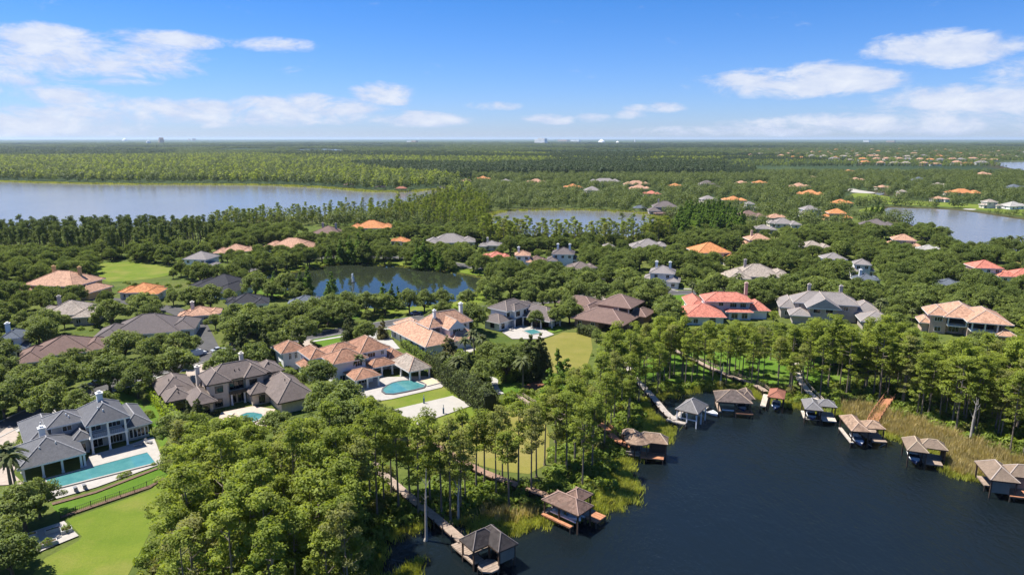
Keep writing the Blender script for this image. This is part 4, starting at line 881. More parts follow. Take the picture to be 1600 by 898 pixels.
boathouse('dark-roofed boathouse with octagonal tan sun deck in the nearest water', (751,880), 37, rf_bh,
  [(-2.0,3.4,-.9,3.0,3.4,1.7),(.9,4.7,-3.5,3.0,3.42,1.72)],
  [(-1.7,.3,-.4,6.0),(oct_, wd_tan),(.3,4.4,1.8,2.8),(4.0,4.5,-3,1.8)], [(-1.6,-.5),(-1.6,2.6),(4.3,-3.1),(4.3,2.6),(1.3,-.5),(1.3,-3.1),(1.3,2.6)], walls=[(4.42,4.5,-2.8,2.4,.9,3.),(1.5,4.2,-3.2,-3.13,1.1,3.1)], wallm=tan_screen, capm=cap_d)
boathouse('L-shaped brown tile boathouse with side catwalk beside the reeds', (895,818), -42, rf_bh2,
  [(-5.4,2.6,-2.0,2.4,3.4,1.5),(-3.6,.2,1.2,5.6,3.38,1.3)], [(-5.2,1.2,-2.3,-1.6,0,wd_red),(-5.2,1.2,1.7,2.4),(1.3,3.6,2.0,4.8,0,wd_red),(-5.6,-4.6,-1.6,3.2),(-3.2,1.2,2.5,5.0)],
  [(-5.,-1.6),(-1.8,-1.6),(2.2,-1.6),(2.2,2.),(-5.,2.),(-.1,5.2),(-3.2,5.2)], capm=plain('rose_ridge', (.36,.24,.19)), lifts=[(-4,1.5,-1.2,1.4),(-4,1.5,1.2,1.4)])
boat('motorboat on the lift under the L-shaped brown boathouse', *loc_w((895,818), -42, -1.2, .1), -42, .9)
boathouse('tan tile boathouse with round roof end and red sun deck', (1000,712), -15, rf_bh3,
  [('round',-.6,.2,2.9,3.6,1.7),(-1.2,5.6,-.9,2.6,3.62,1.5),(-4.2,-.9,2.6,4.6,3.3,.9)], [(0.2,4.9,-2.2,.5,0,wd_red),(-2.8,.1,-1.6,3),(-4.,-.5,2.2,4.4),(.2,5.4,.6,2.4)], [(-2.6,-1.2),(-3,1.4),(-1,-2.2),(1.4,-1.6),(5.2,-.6),(5.2,2.2),(-3.9,4.2),(-3.9,2.8),(-1.2,4.2)],
  walls=[(1.8,5.3,.42,.5,.9,3.3),(5.2,5.28,.5,2.2,.9,3.3),(-2,-.1,.6,.7,.9,3.2)], wallm=wd_dark, braces=[((-2.8,-1.8,1.6),(-.2,-1.8,1.6))], capm=plain('sand_ridge', (.52,.40,.29)))
boathouse('open grey-roofed boathouse on white posts with side dock', (1075,660), -35, rf_bhg,
  [(-2.6,2.9,-1.9,4.9,3.4,2.1)], [(-4.2,.4,-3.2,-2.0,0,wd_grey),(-3.4,-2.5,-2.,4.8,0,wd_grey)], [(-2.2,-1.5),(.2,-1.5),(2.5,-1.5),(-2.2,1.2),(2.5,1.6),(-2.2,4.5),(2.5,4.5),(.3,4.5)], postm=white_post, lifts=[(-2,2.2,-.8,1.2),(-2,2.2,3.2,1.2)], capm=plain('grey_ridge', (.36,.34,.33)))
boathouse('brown hip-roofed boathouse with red deck and open boat slip', (1150,645), -10, roofmat('boathouse_umber_tile', (.13, .10, .088), True, .2),
  [(-5.,3.4,-2.,5.,3.4,1.9),(1,4.4,1.,6.6,3.38,1.5)], [(-.3,3.6,-2.3,.2,0,wd_red),(-4.4,-3.6,-1.8,5),(-3.6,3.6,4.2,5.4)], [(-4.4,-1.6),(-4.4,4.6),(3,-1.2),(3.,4.6),(-.6,-1.6)], capm=plain('straw_ridge', (.42,.31,.22)), lifts=[(-3.4,-.6,-1,1.0)])
boat('white and red motorboat with tower moored beside the brown hip boathouse', *loc_w((1150,645), -10, -6.6, -.6), -60, -.2, 6., None, True)
boat('blue motorboat under the brown hip boathouse', *loc_w((1150,645), -10, 1.4, 1.8), -90, .5, 5.2, boat_blue)
boathouse('small red-roofed boathouse with pale side dock', (1205,635), -25, rf_bhr,
  [(-.9,3.0,-2.6,3.4,3.4,1.1)], [(-2.4,-1.1,-2.6,6,0,wd_pale)], [(-.6,-2.3),(2.7,-2.3),(-.6,3.1),(2.7,3.1),(-.6,.4),(2.7,.4)])
boat('blue and white boat in the small red-roofed boathouse', *loc_w((1205,635), -25, 1.1, -.4), -115, .2, 5.2, boat_blue)
boathouse('grey boathouse with pale square sun deck', (1285,655), -15, rf_bhg,
  [(-4.6,-.6,-3.4,3.,3.4,1.3),(-1.6,2.9,-.4,3.2,3.42,1.1)], [(-.5,2.6,-2.6,.3,0,wd_pale),(-4.5,-3.8,-2.2,2.4,0,wd_pale),(-.8,2.7,.5,3.0,0,wd_grey)], [(-4.3,-2.9),(-1.,-2.9),(-4.3,2.7),(2.5,2.9),(2.6,.1),(-1,.2)], capm=cap_grey, braces=[((-4,-2.4,.6),(-.8,-2.2,.6))])
boat('dark boat slung in the grey boathouse slip', *loc_w((1285,655), -15, -2.6, -.6), -105, .5, 4.8, boat_blue)
boathouse('tan hip-roofed boathouse with lower deck at the red railed boardwalk', (1355,690), -8, rf_bh3,
  [(-4.4,-.5,-2.6,5.8,3.4,1.2),(-.9,3.4,-.4,3.6,3.3,1.1)], [(.3,3.5,-1.6,.6,.05,wd_tan),(-4.5,-3.8,-2.9,5,.1,wd_pale),(-.4,3.4,.7,5.2,0,wd_tan),(-.5,2.6,5.2,9.5,0,wd_red)], [(-4.1,-2.3),(-.8,-2.3),(-4.1,5.3),(-.8,5.3),(3.1,3.3),(3.1,-.1),(.2,-1.5,1.6)], braces=[((3.3,-1.5,.5),(2.,-1.6,-.3)),((-.6,-2.3,.5),(.4,-1.8,-.2))], capm=plain('apricot_ridge', (.52,.37,.27)))
boat('dark blue runabout under the tan hip-roofed boathouse', *loc_w((1355,690), -8, -2.4, -1.), -98, .35, 5.2, boat_blue)
boathouse('taupe boathouse with diamond sun deck by the tan reeds', (1445,720), -20, rf_bh4,
  [(-4.2,-.3,-3.8,2.6,3.4,1.5),(-1.6,3.6,-1.2,2.4,3.42,1.3)], [(-.9,2.6,-2.9,-.2,0,wd_tan),(-1.2,3.2,.1,2.2)], [(-3.8,-3.4),(-.7,-3.4),(-3.8,2.2),(3.2,-.8),(3.2,2.),(-.7,-.6)], capm=plain('wheat_ridge', (.46,.36,.25)), walls=[(3.12,3.2,-.6,2,.9,3.2)])
boat('dark speedboat slung under the taupe boathouse', *loc_w((1445,720), -20, -2.3, -1.2), -110, .5, 5.4, boat_blue)
boathouse('taupe boathouse with shade screen and wide deck at the picture edge', (1570,770), -15, rf_bh4,
  [(-3.6,1.2,-2.4,5.4,3.4,1.8),(.2,8,0.2,4.6,3.42,1.6)], [(-.2,6,-2.8,.6,0,wd_red),(-3.2,6,.7,4.6)], [(-3.2,-2),(.8,-2),(-3.2,5),(5,.7),(5,4.4)], walls=[(-3.1,-.2,-2.05,-1.97,.8,3.0),(.2,5,.62,.7,.9,3.2)], wallm=tan_screen, capm=cap_pale)
boathouse('far dark-roofed boathouse on the small lake with a blue boat', (1000,331), 0, rf_blue, [(-6,6,-4,5,3.6,2.4)], [(-6,8,-5,-3.4,0,wd_pale)], [(-5.5,-3.6),(5.5,-3.6),(-5.5,4.6),(5.5,4.6),(0,-3.6)])
boathouse('low brown pier shelter at the small lake bank', (1038,337), 10, rf_umber, [(-9,9,-3,4,2.2,1.0)], [(-9,9,-4,-2)], [(-8,-2.6),(8,-2.6),(8,3.6)])
for i, (px, py, lb) in enumerate([(545,293,'tiny brown boathouse off the far shore of the broad lake'), (594,297,'dark tiny boathouse at the reed point of the broad lake'), (627,299,'small maroon boathouse next to the lake reeds'), (690,299,'dark broad boathouse in the sheltered end of the lake')]):
    boathouse(lb, (px, py), 0, (rf_umber, rf_bh, rf_bhr, rf_bh)[i], [(-7,7,-4,5,3.8,2.4)], [(-7,9,-6,-3.5)], [(-6,-3.5),(6,-3.5),(6,4.4),(-6,4.4)])
for (a, b, c, d, e) in [(722,806,822,888,880),(856,938,762,820,815),(974,1050,671,716,712),(1048,1114,622,664,660),(1112,1178,610,648,645),(1188,1226,604,636,635),(1254,1308,624,660,657),(1330,1396,640,692,690),(1412,1484,686,728,722),(1540,1600,724,776,770),(990,1010,324,332,332)]: keep(a, b, c, d, e)

# ------------------------------------------------------------------ pools, court, fence, garden furniture
pw, ptr = mat('pool_water'); finish(pw, ptr, mixrgb(ptr, ramp(ptr, noise(ptr, geo_pos(ptr), .5, 3), .3, .7), (.045, .165, .17), (.075, .22, .215)), .08, .5, bump=noise(ptr, geo_pos(ptr), 3., 3), bdist=.03, bstr=.15)
def pool(label, pts, m_=pw, coping=None, sm=0):
    q = GP(pts); q = smooth(q, sm) if sm else q; c = np.mean(q, axis=0); o = thing('swimming_pool', label, 'pool', (c[0], c[1], 0), 0); q = [(x-c[0], y-c[1]) for x, y in q]
    g = [tuple(p) for p in grow(q, .45)]; n = len(q); mb = MB(); zt = SHEETS[0]+.22
    mb.add([(x, y, zt) for x, y in q]+[(x, y, zt) for x, y in g]+[(x, y, 0.) for x, y in g]+[(x, y, zt-.1) for x, y in q], [(i, n+i, n+(i+1)%n, (i+1)%n) for i in range(n)]+[(n+i, 2*n+i, 2*n+(i+1)%n, n+(i+1)%n) for i in range(n)]+[((i+1)%n, 3*n+(i+1)%n, 3*n+i, i) for i in range(n)])
    mb.build('coping', coping or paver, o); mb = MB(); a = sum(q[i][0]*q[(i+1)%n][1]-q[(i+1)%n][0]*q[i][1] for i in range(n)); q2 = q if a > 0 else q[::-1]
    mb.add([(x, y, zt-.06) for x, y in q2], [tuple(range(n))]); mb.build('water', m_, o); return o
pool('long rectangular lap pool before the grey two-storey house', [(72,751),(78,767),(243,725),(230,709)])
pool('kidney-shaped pool with dark edge behind the tiled white mansion', [(596,611),(606,618),(640,612),(668,605),(655,597),(640,596),(625,597),(610,601)], coping=plain('dark_coping', (.10, .10, .11)), sm=1)
pool('small square sand-coloured spa beside the kidney pool', [(652,598),(668,604),(688,599),(672,592)], coping=plain('stone_coping', (.5, .46, .4)), m_=plain('spa_cover', (.55, .42, .27)))
pool('green pool half hidden by trees behind the beige mansion', [(372,652),(390,645),(415,650),(400,660),(380,662)], sm=1)
pool('small bright pool of the white modern house', [(818,518),(835,516),(846,521),(830,524)])
pool('turquoise pool behind cypress crowns at the taupe mansion', [(1320,540),(1345,530),(1360,540),(1335,552)], sm=1)
post_m = plain('grey_post', (.30, .33, .36), .5)
for (px, py, lb) in [(662.5, 631, 'grey volleyball post on the far side of the sand court'), (693, 647, 'grey volleyball post on the near side of the sand court')]:
    x, y = G(px, py); t = thing('volleyball_post', lb, 'post', (x, y, 0)); MB().tube((0,0,0),(0,0,2.5),.09,.08,8).build('pole', post_m, t); MB().box(-.18,.18,-.18,.18,.0,1.6).build('padding', plain('blue_pad', (.08,.16,.24)), t)
def fence(label, pts, hgt, step, m_=steel):
    q = np.array(GP(pts)); o = thing('metal_fence', label, 'fence', (q[0][0], q[0][1], 0)); q = q-q[0]; s = np.concatenate([[0], np.cumsum(np.linalg.norm(np.diff(q, axis=0), axis=1))])
    at_ = lambda d: (np.interp(d, s, q[:, 0]), np.interp(d, s, q[:, 1])); d = 0; rl = MB(); pk = MB(); me_ = MB().box(-.05,.05,-.05,.05,0,hgt+.12).mesh('post', m_)
    while d < s[-1]:
        a = at_(d); b = at_(min(d+step, s[-1])); p = link('post', me_, o); p.location = (a[0], a[1], 0)
        for zz in (.15, hgt): rl.tube((a[0], a[1], zz), (b[0], b[1], zz), .03, .03, 4)
        for i in range(1, int(step/.3)): c = at_(min(d+i*.3, s[-1])); pk.box(c[0]-.014, c[0]+.014, c[1]-.014, c[1]+.014, .1, hgt)
        d += step
    rl.build('rail', m_, o); k = pk.build('picket_lattice', m_, o); k['kind'] = 'stuff'
fence('black metal fence between the long pool and the big lawn', [(95,810),(150,790),(210,770),(262,748)], 1.25, 2.4)
fence('dark green fence below the garden lawn and red mulch bed', [(790,622),(815,612),(845,604)], 1.3, 2.2)
cush = plain('grey_cushion', (.20, .20, .21), .9); lf = plain('white_lounger', (.72, .71, .68), .6)
def lounger(label, x, y, rot, m_=cush):
    t = thing('sun_lounger', label, 'sun lounger', (x, y, SHEETS[0]+.03), R(rot), 'sun loungers on the terraces')
    MB().box(-.95,.55,-.33,.33,.24,.32).build('frame', lf, t); MB().box(-.93,.5,-.3,.3,.32,.42).build('cushion', m_, t)
    mb = MB(); mb.add([(.5,-.3,.34),(.5,.3,.34),(1.0,.3,.85),(1.0,-.3,.85),(.42,-.3,.42),(.42,.3,.42),(.92,.3,.92),(.92,-.3,.92)], [(0,1,2,3),(7,6,5,4),(0,4,5,1),(1,5,6,2),(2,6,7,3),(3,7,4,0)]); mb.build('backrest', m_, t)
    for lx in (-.85, .45):
        for ly in (-.28, .28): MB().box(lx-.03,lx+.03,ly-.03,ly+.03,0,.24).build('leg', lf, t)
for (px, py, r, lb) in [(118,767,-50,'grey lounger on the terrace south of the lap pool, nearer the planters'), (132,763,-50,'second grey lounger on the terrace south of the lap pool'), (217,697,20,'lounger by the sunroom of the grey house'), (232,693,160,'lounger facing the sunroom of the grey house'), (797,509,-30,'pale lounger under the wall of the modern house'), (805,508,-30,'second pale lounger beside the modern house wall'), (797,517,-35,'lounger on the near corner of the modern house terrace'), (362,651,-20,'lounger on the cream terrace'), (372,667,-30,'lounger on the lower cream terrace')]:
    lounger(lb, *G(px, py), r, cush if px < 300 else seatm)
hull = MATS['stone_coping']
def planter(label, px, py, w, d, rot, leaf=True):
    x, y = G(px, py); t = thing('raised_planter', label, 'planter', (x, y, SHEETS[0]+.03), R(rot), 'raised planters on the garden terrace'); return t, w, d
PLANTERS = []
for (px, py, w, d, lb) in [(50,840,1.5,1.0,'small raised planter at the outer corner of the garden terrace'), (83,832,2.2,.8,'long planter beside the white paving'), (75,853,2.6,1.0,'leafy planter on the near side of the garden terrace'), (104,832,1.6,1.4,'square leafy planter on the terrace corner by the lawn')]:
    PLANTERS.append((planter(lb, px, py, w, d, 40)))
for t, w, d in PLANTERS:
    mb = MB(); mb.box(-w/2,w/2,-d/2,-d/2+.12,0,.6).box(-w/2,w/2,d/2-.12,d/2,0,.6).box(-w/2,-w/2+.12,-d/2+.12,d/2-.12,0,.6).box(w/2-.12,w/2,-d/2+.12,d/2-.12,0,.6).build('box_side', plain('planter_stone', (.45,.45,.44)), t)
    MB().box(-w/2+.12,w/2-.12,-d/2+.12,d/2-.12,.02,.5).build('soil', mulch, t)

# fountain
x, y = G(551, 440); ft = thing('fountain', 'white fountain jet standing in the pond', 'fountain', (x, y, WZ)); foam, ftr = mat('fountain_spray'); finish(foam, ftr, (.85, .88, .9), .5, .3)
MB().tube((0,0,-.3),(0,0,.25),.7,.7,12).build('float', steel, ft)
mb = MB(); rr = random.Random(5)
for k in range(26):
    a = rr.uniform(0, 6.28); sp = rr.uniform(.05, .9); hh = rr.uniform(2.6, 4.6); pts = [(math.cos(a)*sp*t, math.sin(a)*sp*t, .2+4*hh*t*(1-t)*.98) for t in (0,.2,.4,.6,.8,1.)]
    mb.path(pts, [.05,.05,.06,.06,.05,.03], 4)
mb.build('water_jet', foam, ft); keep(528, 575, 418, 450, 442)

# cars
tyre = plain('tyre_rubber', (.02,.02,.02), .9); rimm = plain('alloy_rim', (.45,.45,.46), .4)
def car(label, px, py, rot, col, van=False):
    x, y = G(px, py); t = thing('parked_van' if van else 'parked_car', label, 'van' if van else 'car', (x, y, .1), R(rot), 'vehicles parked in the neighbourhood'); bm_ = plain('paint_%s' % label[:12].replace(' ', '_'), col, .3, .03, spec=.6)
    hl, hw = (2.7, .98) if van else (2.25, .9)
    prof = [(-hl,.35),(-hl,.95 if not van else 1.9),(-hl+.2,1.05 if not van else 2.05),(hl*.35,1.05 if not van else 2.05),(hl*.62,.95 if not van else 1.15),(hl-.05,.72 if not van else .95),(hl,.35)]
    mb = MB(); n = len(prof); mb.add([(a,-hw,b) for a,b in prof]+[(a,hw,b) for a,b in prof], [tuple(range(n)), tuple(range(2*n-1,n-1,-1))]+[(i, n+i, n+(i+1)%n, (i+1)%n) for i in range(n)]); mb.build('body', bm_, t)
    if not van:
        cab = [(-hl*.62,1.04),(-hl*.42,1.5),(hl*.1,1.52),(hl*.42,1.04)]; mb = MB(); n = 4; mb.add([(a,-hw*.88+.1*(b>1.2),b) for a,b in cab]+[(a,hw*.88-.1*(b>1.2),b) for a,b in cab], [(0,1,2,3),(7,6,5,4)]+[(i, n+i, n+(i+1)%n, (i+1)%n) for i in range(n)]); c_ = mb.build('cabin_window', glass, t)
        MB().box(-hl*.43,hl*.11,-hw*.8,hw*.8,1.5,1.56).build('roof', bm_, t)
    else: MB().add([(hl*.36,-hw*.9,2.0),(hl*.36,hw*.9,2.0),(hl*.63,hw*.9,1.2),(hl*.63,-hw*.9,1.2)], [(3,2,1,0)]).build('windshield', glass, t)
    for wx in (-hl*.6, hl*.6):
        for wy in (-hw, hw):
            w_ = MB().tube((wx,wy-.1,.34),(wx,wy+.1,.34),.34,.34,12).build('wheel', tyre, t); MB().tube((wx,wy-.12,.34),(wx,wy+.12,.34),.2,.2,8).build('rim', rimm, w_)
    for wy in (-hw*.7, hw*.7): MB().box(hl-.06,hl+.03,wy-.15,wy+.15,.6,.75).build('headlight', white, t)
car('white delivery van parked on the street by the beige mansion', 308, 556, 52, (.75,.75,.76), True)
car('silver car parked behind the white van', 342, 550, 48, (.35,.36,.38)); car('black car in tree shade beyond the silver car', 366, 543, 44, (.03,.03,.035))
car('dark blue car parked on the street by the peach-roofed house', 650, 492, 30, (.03,.05,.14)); car('red car on the drive near the black-roofed house', 366, 460, 20, (.4,.03,.05)); car('dark car in the shade by the grey house lawn', 153, 602, 54, (.04,.06,.09)); car('dark car on the drive of the brick house', 918, 462, -30, (.03,.04,.06))
for k in [(296,322,548,558,558),(640,660,484,492,492)]: keep(*k)

# ------------------------------------------------------------------ plants: prototypes
def cards(c, size, aspect, nrm, jitter, rng):
    """leaf sprays: diamonds about c, facing nrm with jitter"""
    n = len(c); nn = nrm+rng.normal(0, jitter, (n, 3)); nn /= np.maximum(np.linalg.norm(nn, axis=1, keepdims=True), 1e-6)
    a = rng.normal(0, 1, (n, 3)); a -= (a*nn).sum(1, keepdims=True)*nn; a /= np.linalg.norm(a, axis=1, keepdims=True); b = np.cross(nn, a)
    s = (size*rng.uniform(.65, 1.35, n))[:, None]; a = a*s*.5; b = b*s*.5*aspect; bend = nn*s*.12
    return np.stack([c-a-bend, c+b*rng.uniform(.7, 1.2, (n, 1))+bend, c+a-bend, c-b*rng.uniform(.7, 1.2, (n, 1))+bend], 1)
def clumps(cl, per, size, aspect, jitter, rng, up=.35):
    out = []
    for (c, r, w) in cl:
        n = max(4, int(per*w)); d = rng.normal(0, 1, (n, 3)); d /= np.linalg.norm(d, axis=1, keepdims=True); rad = rng.uniform(.35, 1., n)**.6
        p = np.asarray(c)+d*np.asarray(r)*rad[:, None]; nr_ = d*[.8, .8, .8]+[0, 0, up]; out.append(cards(p, np.full(n, size), aspect, nr_, jitter, rng))
    return np.concatenate(out)
bark = plain('grey_brown_bark', (.15, .115, .09), .9, .3, 2.); bark_pale = plain('pale_cypress_bark', (.19, .155, .12), .9, .3, 1.5); bark_dark = plain('oak_bark', (.09, .072, .058), .9, .3, 2.)
lf_cyp = leafmat('cypress_foliage', (.160, .215, .034), (.310, .355, .064), .46, dry=(.22, .22, .09)); lf_oak = leafmat('live_oak_foliage', (.115, .160, .040), (.220, .265, .066), .36); lf_mag = leafmat('magnolia_foliage', (.050, .078, .020), (.120, .140, .034), .2, dry=(.16, .13, .05))
lf_pond = leafmat('pond_cypress_foliage', (.095, .175, .022), (.160, .245, .036), .38); lf_pine = leafmat('pine_foliage', (.092, .135, .036), (.190, .230, .062), .32); lf_palm = leafmat('palm_fronds', (.075, .100, .028), (.150, .165, .055), .25)
lf_lime = leafmat('lime_hedge_leaves', (.26, .36, .022), (.40, .48, .04), .36); lf_shrub = leafmat('shrub_leaves', (.125, .19, .030), (.27, .33, .058), .40, dry=(.13, .10, .04)); lf_reed = leafmat('tan_reeds', (.34, .275, .12), (.48, .40, .21), .4); lf_aq = leafmat('green_lake_grass', (.26, .30, .05), (.42, .42, .11), .45)
lf_for = leafmat('woodland_foliage', (.056, .090, .026), (.155, .188, .050), .28); lf_fdark = leafmat('pine_and_cloud_shade_foliage', (.030, .055, .024), (.070, .100, .034), .2)  # last one: pine green that also paints cloud shadow into far trees

def p_cypress(seed, h=20., r=3.6, lo=.42, fine=1.6, dense=1.):
    rng = np.random.default_rng(seed); lean = rng.normal(0, .35, 2)
    tp = lambda t: (lean[0]*t*t, lean[1]*t*t, h*t)
    tb = MB(); tb.path([tp(t) for t in (0, .03, .1, .35, .6, .8, .94)], [.48, .28, .21, .18, .14, .09, .04], 8)
    cl = []; k = int(rng.integers(30, 38))
    for i in range(k):
        t = lo+(1-lo)*(i+.5)/k; u = (t-lo)/(1-lo); rr_ = r*(.50+.65*math.sin(math.pi*min(1, u*.85+.12)))*(1 if u < .85 else .62)
        a = rng.uniform(0, 6.283); d = rr_*rng.uniform(.35, 1.); b = tp(t)
        c = (b[0]+math.cos(a)*d, b[1]+math.sin(a)*d, b[2]+rng.uniform(-.4, .5)); cl.append((c, (rng.uniform(.8, 1.5), rng.uniform(.8, 1.5), rng.uniform(.3, .6)), rng.uniform(.7, 1.3)))
        if i % 2 == 0: tb.path([(b[0], b[1], b[2]-.9), ((b[0]+c[0])/2, (b[1]+c[1])/2, c[2]-.5), (c[0], c[1], c[2]-.1)], [.09, .06, .03], 4)
    for _ in range(5): cl.append(((tp(.95)[0]+rng.normal(0, .8), tp(.95)[1]+rng.normal(0, .8), h*rng.uniform(.9, 1.)), (1.2, 1.2, .7), .8))
    return tb, clumps(cl, 78*fine*dense, .50/math.sqrt(fine), .62, .5, rng, 1.0)
def p_oak(seed, h=10., r=5., fine=1.25, leaf=.46):
    rng = np.random.default_rng(seed); tb = MB(); tb.path([(0, 0, 0), (.05, 0, .3), (.1, .05, h*.16), (.15, .0, h*.27)], [.55, .36, .31, .28], 8)
    cl = []; k = 54; ph0 = rng.uniform(0, 6.28, 3); ax = rng.uniform(.82, 1.18)
    for i in range(k):
        z = (i+.5)/k; a = i*2.39996+rng.uniform(-.4, .4); ph = math.acos(1-1.25*z)   # dome, a little under the equator
        rr_ = r*rng.uniform(.62, 1.06)*(1+.16*math.sin(2*a+ph0[0])+.12*math.sin(3*a+ph0[1]))-.8; c = (math.cos(a)*math.sin(ph)*rr_*ax, math.sin(a)*math.sin(ph)*rr_/ax, h*.50+math.cos(ph)*(h*.5-1.)*rng.uniform(.68, 1.08))
        q_ = rng.uniform(.6, 1.75); cl.append((c, (q_*rng.uniform(.8, 1.25), q_, q_*rng.uniform(.5, .85)), .25+q_*q_*.55))
        if i % 6 == 0: tb.path([(.1, 0, h*.22), (c[0]*.45, c[1]*.45, h*.36+c[2]*.1), (c[0]*.9, c[1]*.9, c[2]-.3)], [.2, .13, .05], 5)
    for _ in range(8): cl.append(((rng.normal(0, r*.3), rng.normal(0, r*.3), h*rng.uniform(.45, .8)), (1.4, 1.4, 1.1), .5))
    return tb, clumps(cl, 80*fine, leaf, .7, .5, rng, .8)
def p_cone(seed, h=12., r=3., lo=.08, per=70, leaf=.5, power=.8, lay=26):
    rng = np.random.default_rng(seed); tb = MB(); tb.path([(0, 0, 0), (0, 0, h*.3), (0, 0, h*.93)], [.3, .22, .04], 7); cl = []
    for i in range(lay):
        u = i/(lay-1); z = h*(lo+(1-lo)*u); rr_ = r*(1-u)**power+.25
        for j in range(max(1, int(4*(1-u)+1))): a = rng.uniform(0, 6.283); d = rr_*rng.uniform(.3, .85); cl.append(((math.cos(a)*d, math.sin(a)*d, z+rng.uniform(-.3, .3)), (max(.45, rr_*.42),)*2+(max(.4, rr_*.28),), .35+rr_/r*.7))
    return tb, clumps(cl, per, leaf, .6, .5, rng, .7)
def p_pine(seed, h=18., r=3.2):
    rng = np.random.default_rng(seed); tb = MB(); tb.path([(0, 0, 0), (.1, 0, h*.4), (.2, .1, h*.96)], [.3, .22, .06], 7); cl = []
    for i in range(20):
        u = (i+.5)/20; z = h*(.52+.47*u); rr_ = r*(1-.65*u); a = rng.uniform(0, 6.283); d = rr_*rng.uniform(.2, .9); c = (math.cos(a)*d, math.sin(a)*d, z); cl.append((c, (1.2, 1.2, .7), 1.))
        if i % 3 == 0: tb.path([(.15, 0, z-.8), c], [.07, .03], 4)
    return tb, clumps(cl, 75, .55, .5, .6, rng, .4)
def p_palm(seed, h=7., feather=True):
    rng = np.random.default_rng(seed); tb = MB(); lx = rng.normal(0, .3); tb.path([(0, 0, 0), (lx*.3, 0, h*.4), (lx, .1, h)], [.26, .2, .18], 8); q = []
    for k in range(30):
        a = rng.uniform(0, 6.283); el_ = rng.uniform(-.35, 1.25); Lf = rng.uniform(2.2, 3.1); prev = None; m_ = 9
        for i in range(m_):
            u = i/(m_-1); hor = Lf*(math.cos(el_)*u); z = h+Lf*(math.sin(el_)*u-.62*u*u); p = np.array([lx+math.cos(a)*hor, .1+math.sin(a)*hor, z])
            if prev is not None:
                w = .42*math.sin(math.pi*min(1, u*.85+.12)); s_ = np.array([-math.sin(a), math.cos(a), 0])*w; dn = np.array([0, 0, -.35*w])
                q += [[prev, p, p+s_+dn, prev+s_*.9+dn], [prev, p, p-s_+dn, prev-s_*.9+dn]]
            prev = p
    return tb, np.array(q)
def p_ball(seed, r=1., per=160, leaf=.22, flat=1.):
    rng = np.random.default_rng(seed); n = per; d = rng.normal(0, 1, (n, 3)); d /= np.linalg.norm(d, axis=1, keepdims=True); d[:, 2] = np.abs(d[:, 2])*1.2-.15
    rad = rng.uniform(.75, 1., n); bum = 1+.18*np.sin(d[:, 0]*5+seed)*np.sin(d[:, 1]*6+seed*2); p = d*(rad*bum)[:, None]*r; p[:, 2] = p[:, 2]*flat+.15*r
    return cards(p, np.full(n, leaf), .7, d, .4, rng)
def p_tuft(seed, h=1.6, n=26, spread=.7):
    rng = np.random.default_rng(seed); q = []
    for _ in range(n):
        b = np.array([rng.normal(0, spread*.5), rng.normal(0, spread*.5), 0]); l = np.array([rng.normal(0, .28), rng.normal(0, .28), 1.])*h*rng.uniform(.6, 1.1); w = np.array([rng.normal(), rng.normal(), 0]); w /= np.linalg.norm(w); w *= rng.uniform(.05, .12)
        q.append([b-w, b+w, b+l*.6+w*.8, b+l])
    return np.array(q)
def far_tree(seed, h, r, per=46, leaf=1.7, lo=.3):
    rng = np.random.default_rng(seed); n = per; d = rng.normal(0, 1, (n, 3)); d /= np.linalg.norm(d, axis=1, keepdims=True); rad = rng.uniform(.6, 1., n)
    p = d*rad[:, None]*[r, r, h*(1-lo)/2]+[0, 0, h*(1+lo)/2]; return cards(p, np.full(n, leaf), .8, d+[0, 0, .8], .4, rng)
PROTO = {}
def reg(kind, i, tb, lv, tm, lm): PROTO.setdefault(kind, []).append((tb.mesh('trunk', tm), quads_mesh('crown', lv, lm)))
for i in range(7): reg('cypress', i, *p_cypress(10+i, 20+(i % 3)-1, 2.7+.28*(i % 4), (.26, .40, .32, .46)[i % 4], dense=.78), bark_pale, lf_cyp)
for i in range(5): reg('slim', i, *p_cypress(110+i, 20+(i % 3)-1, 2.1+.35*(i % 3), (.48, .56, .36, .62, .44)[i], dense=.62), bark_pale, lf_cyp)
for i in range(6): reg('oak', i, *p_oak(30+i, 9.5+.4*(i % 3), 4.8+.3*(i % 3)), bark_dark, lf_oak)
for i in range(3): reg('magnolia', i, *p_cone(50+i, 10., 3.4, .06, 85, .5, .62), bark_dark, lf_mag)
for i in range(4): reg('pond', i, *p_cone(60+i, 13., 3.1+.2*i, .12, 75, .5, .75), bark, lf_pond)
for i in range(4): reg('pine', i, *p_pine(70+i), bark, lf_pine)
for i in range(3): reg('palm', i, *p_palm(80+i), bark_pale, lf_palm)
for i in range(1): reg('spire', i, *p_cone(90, 6., .7, .02, 40, .3, .6, 20), bark_dark, lf_mag)

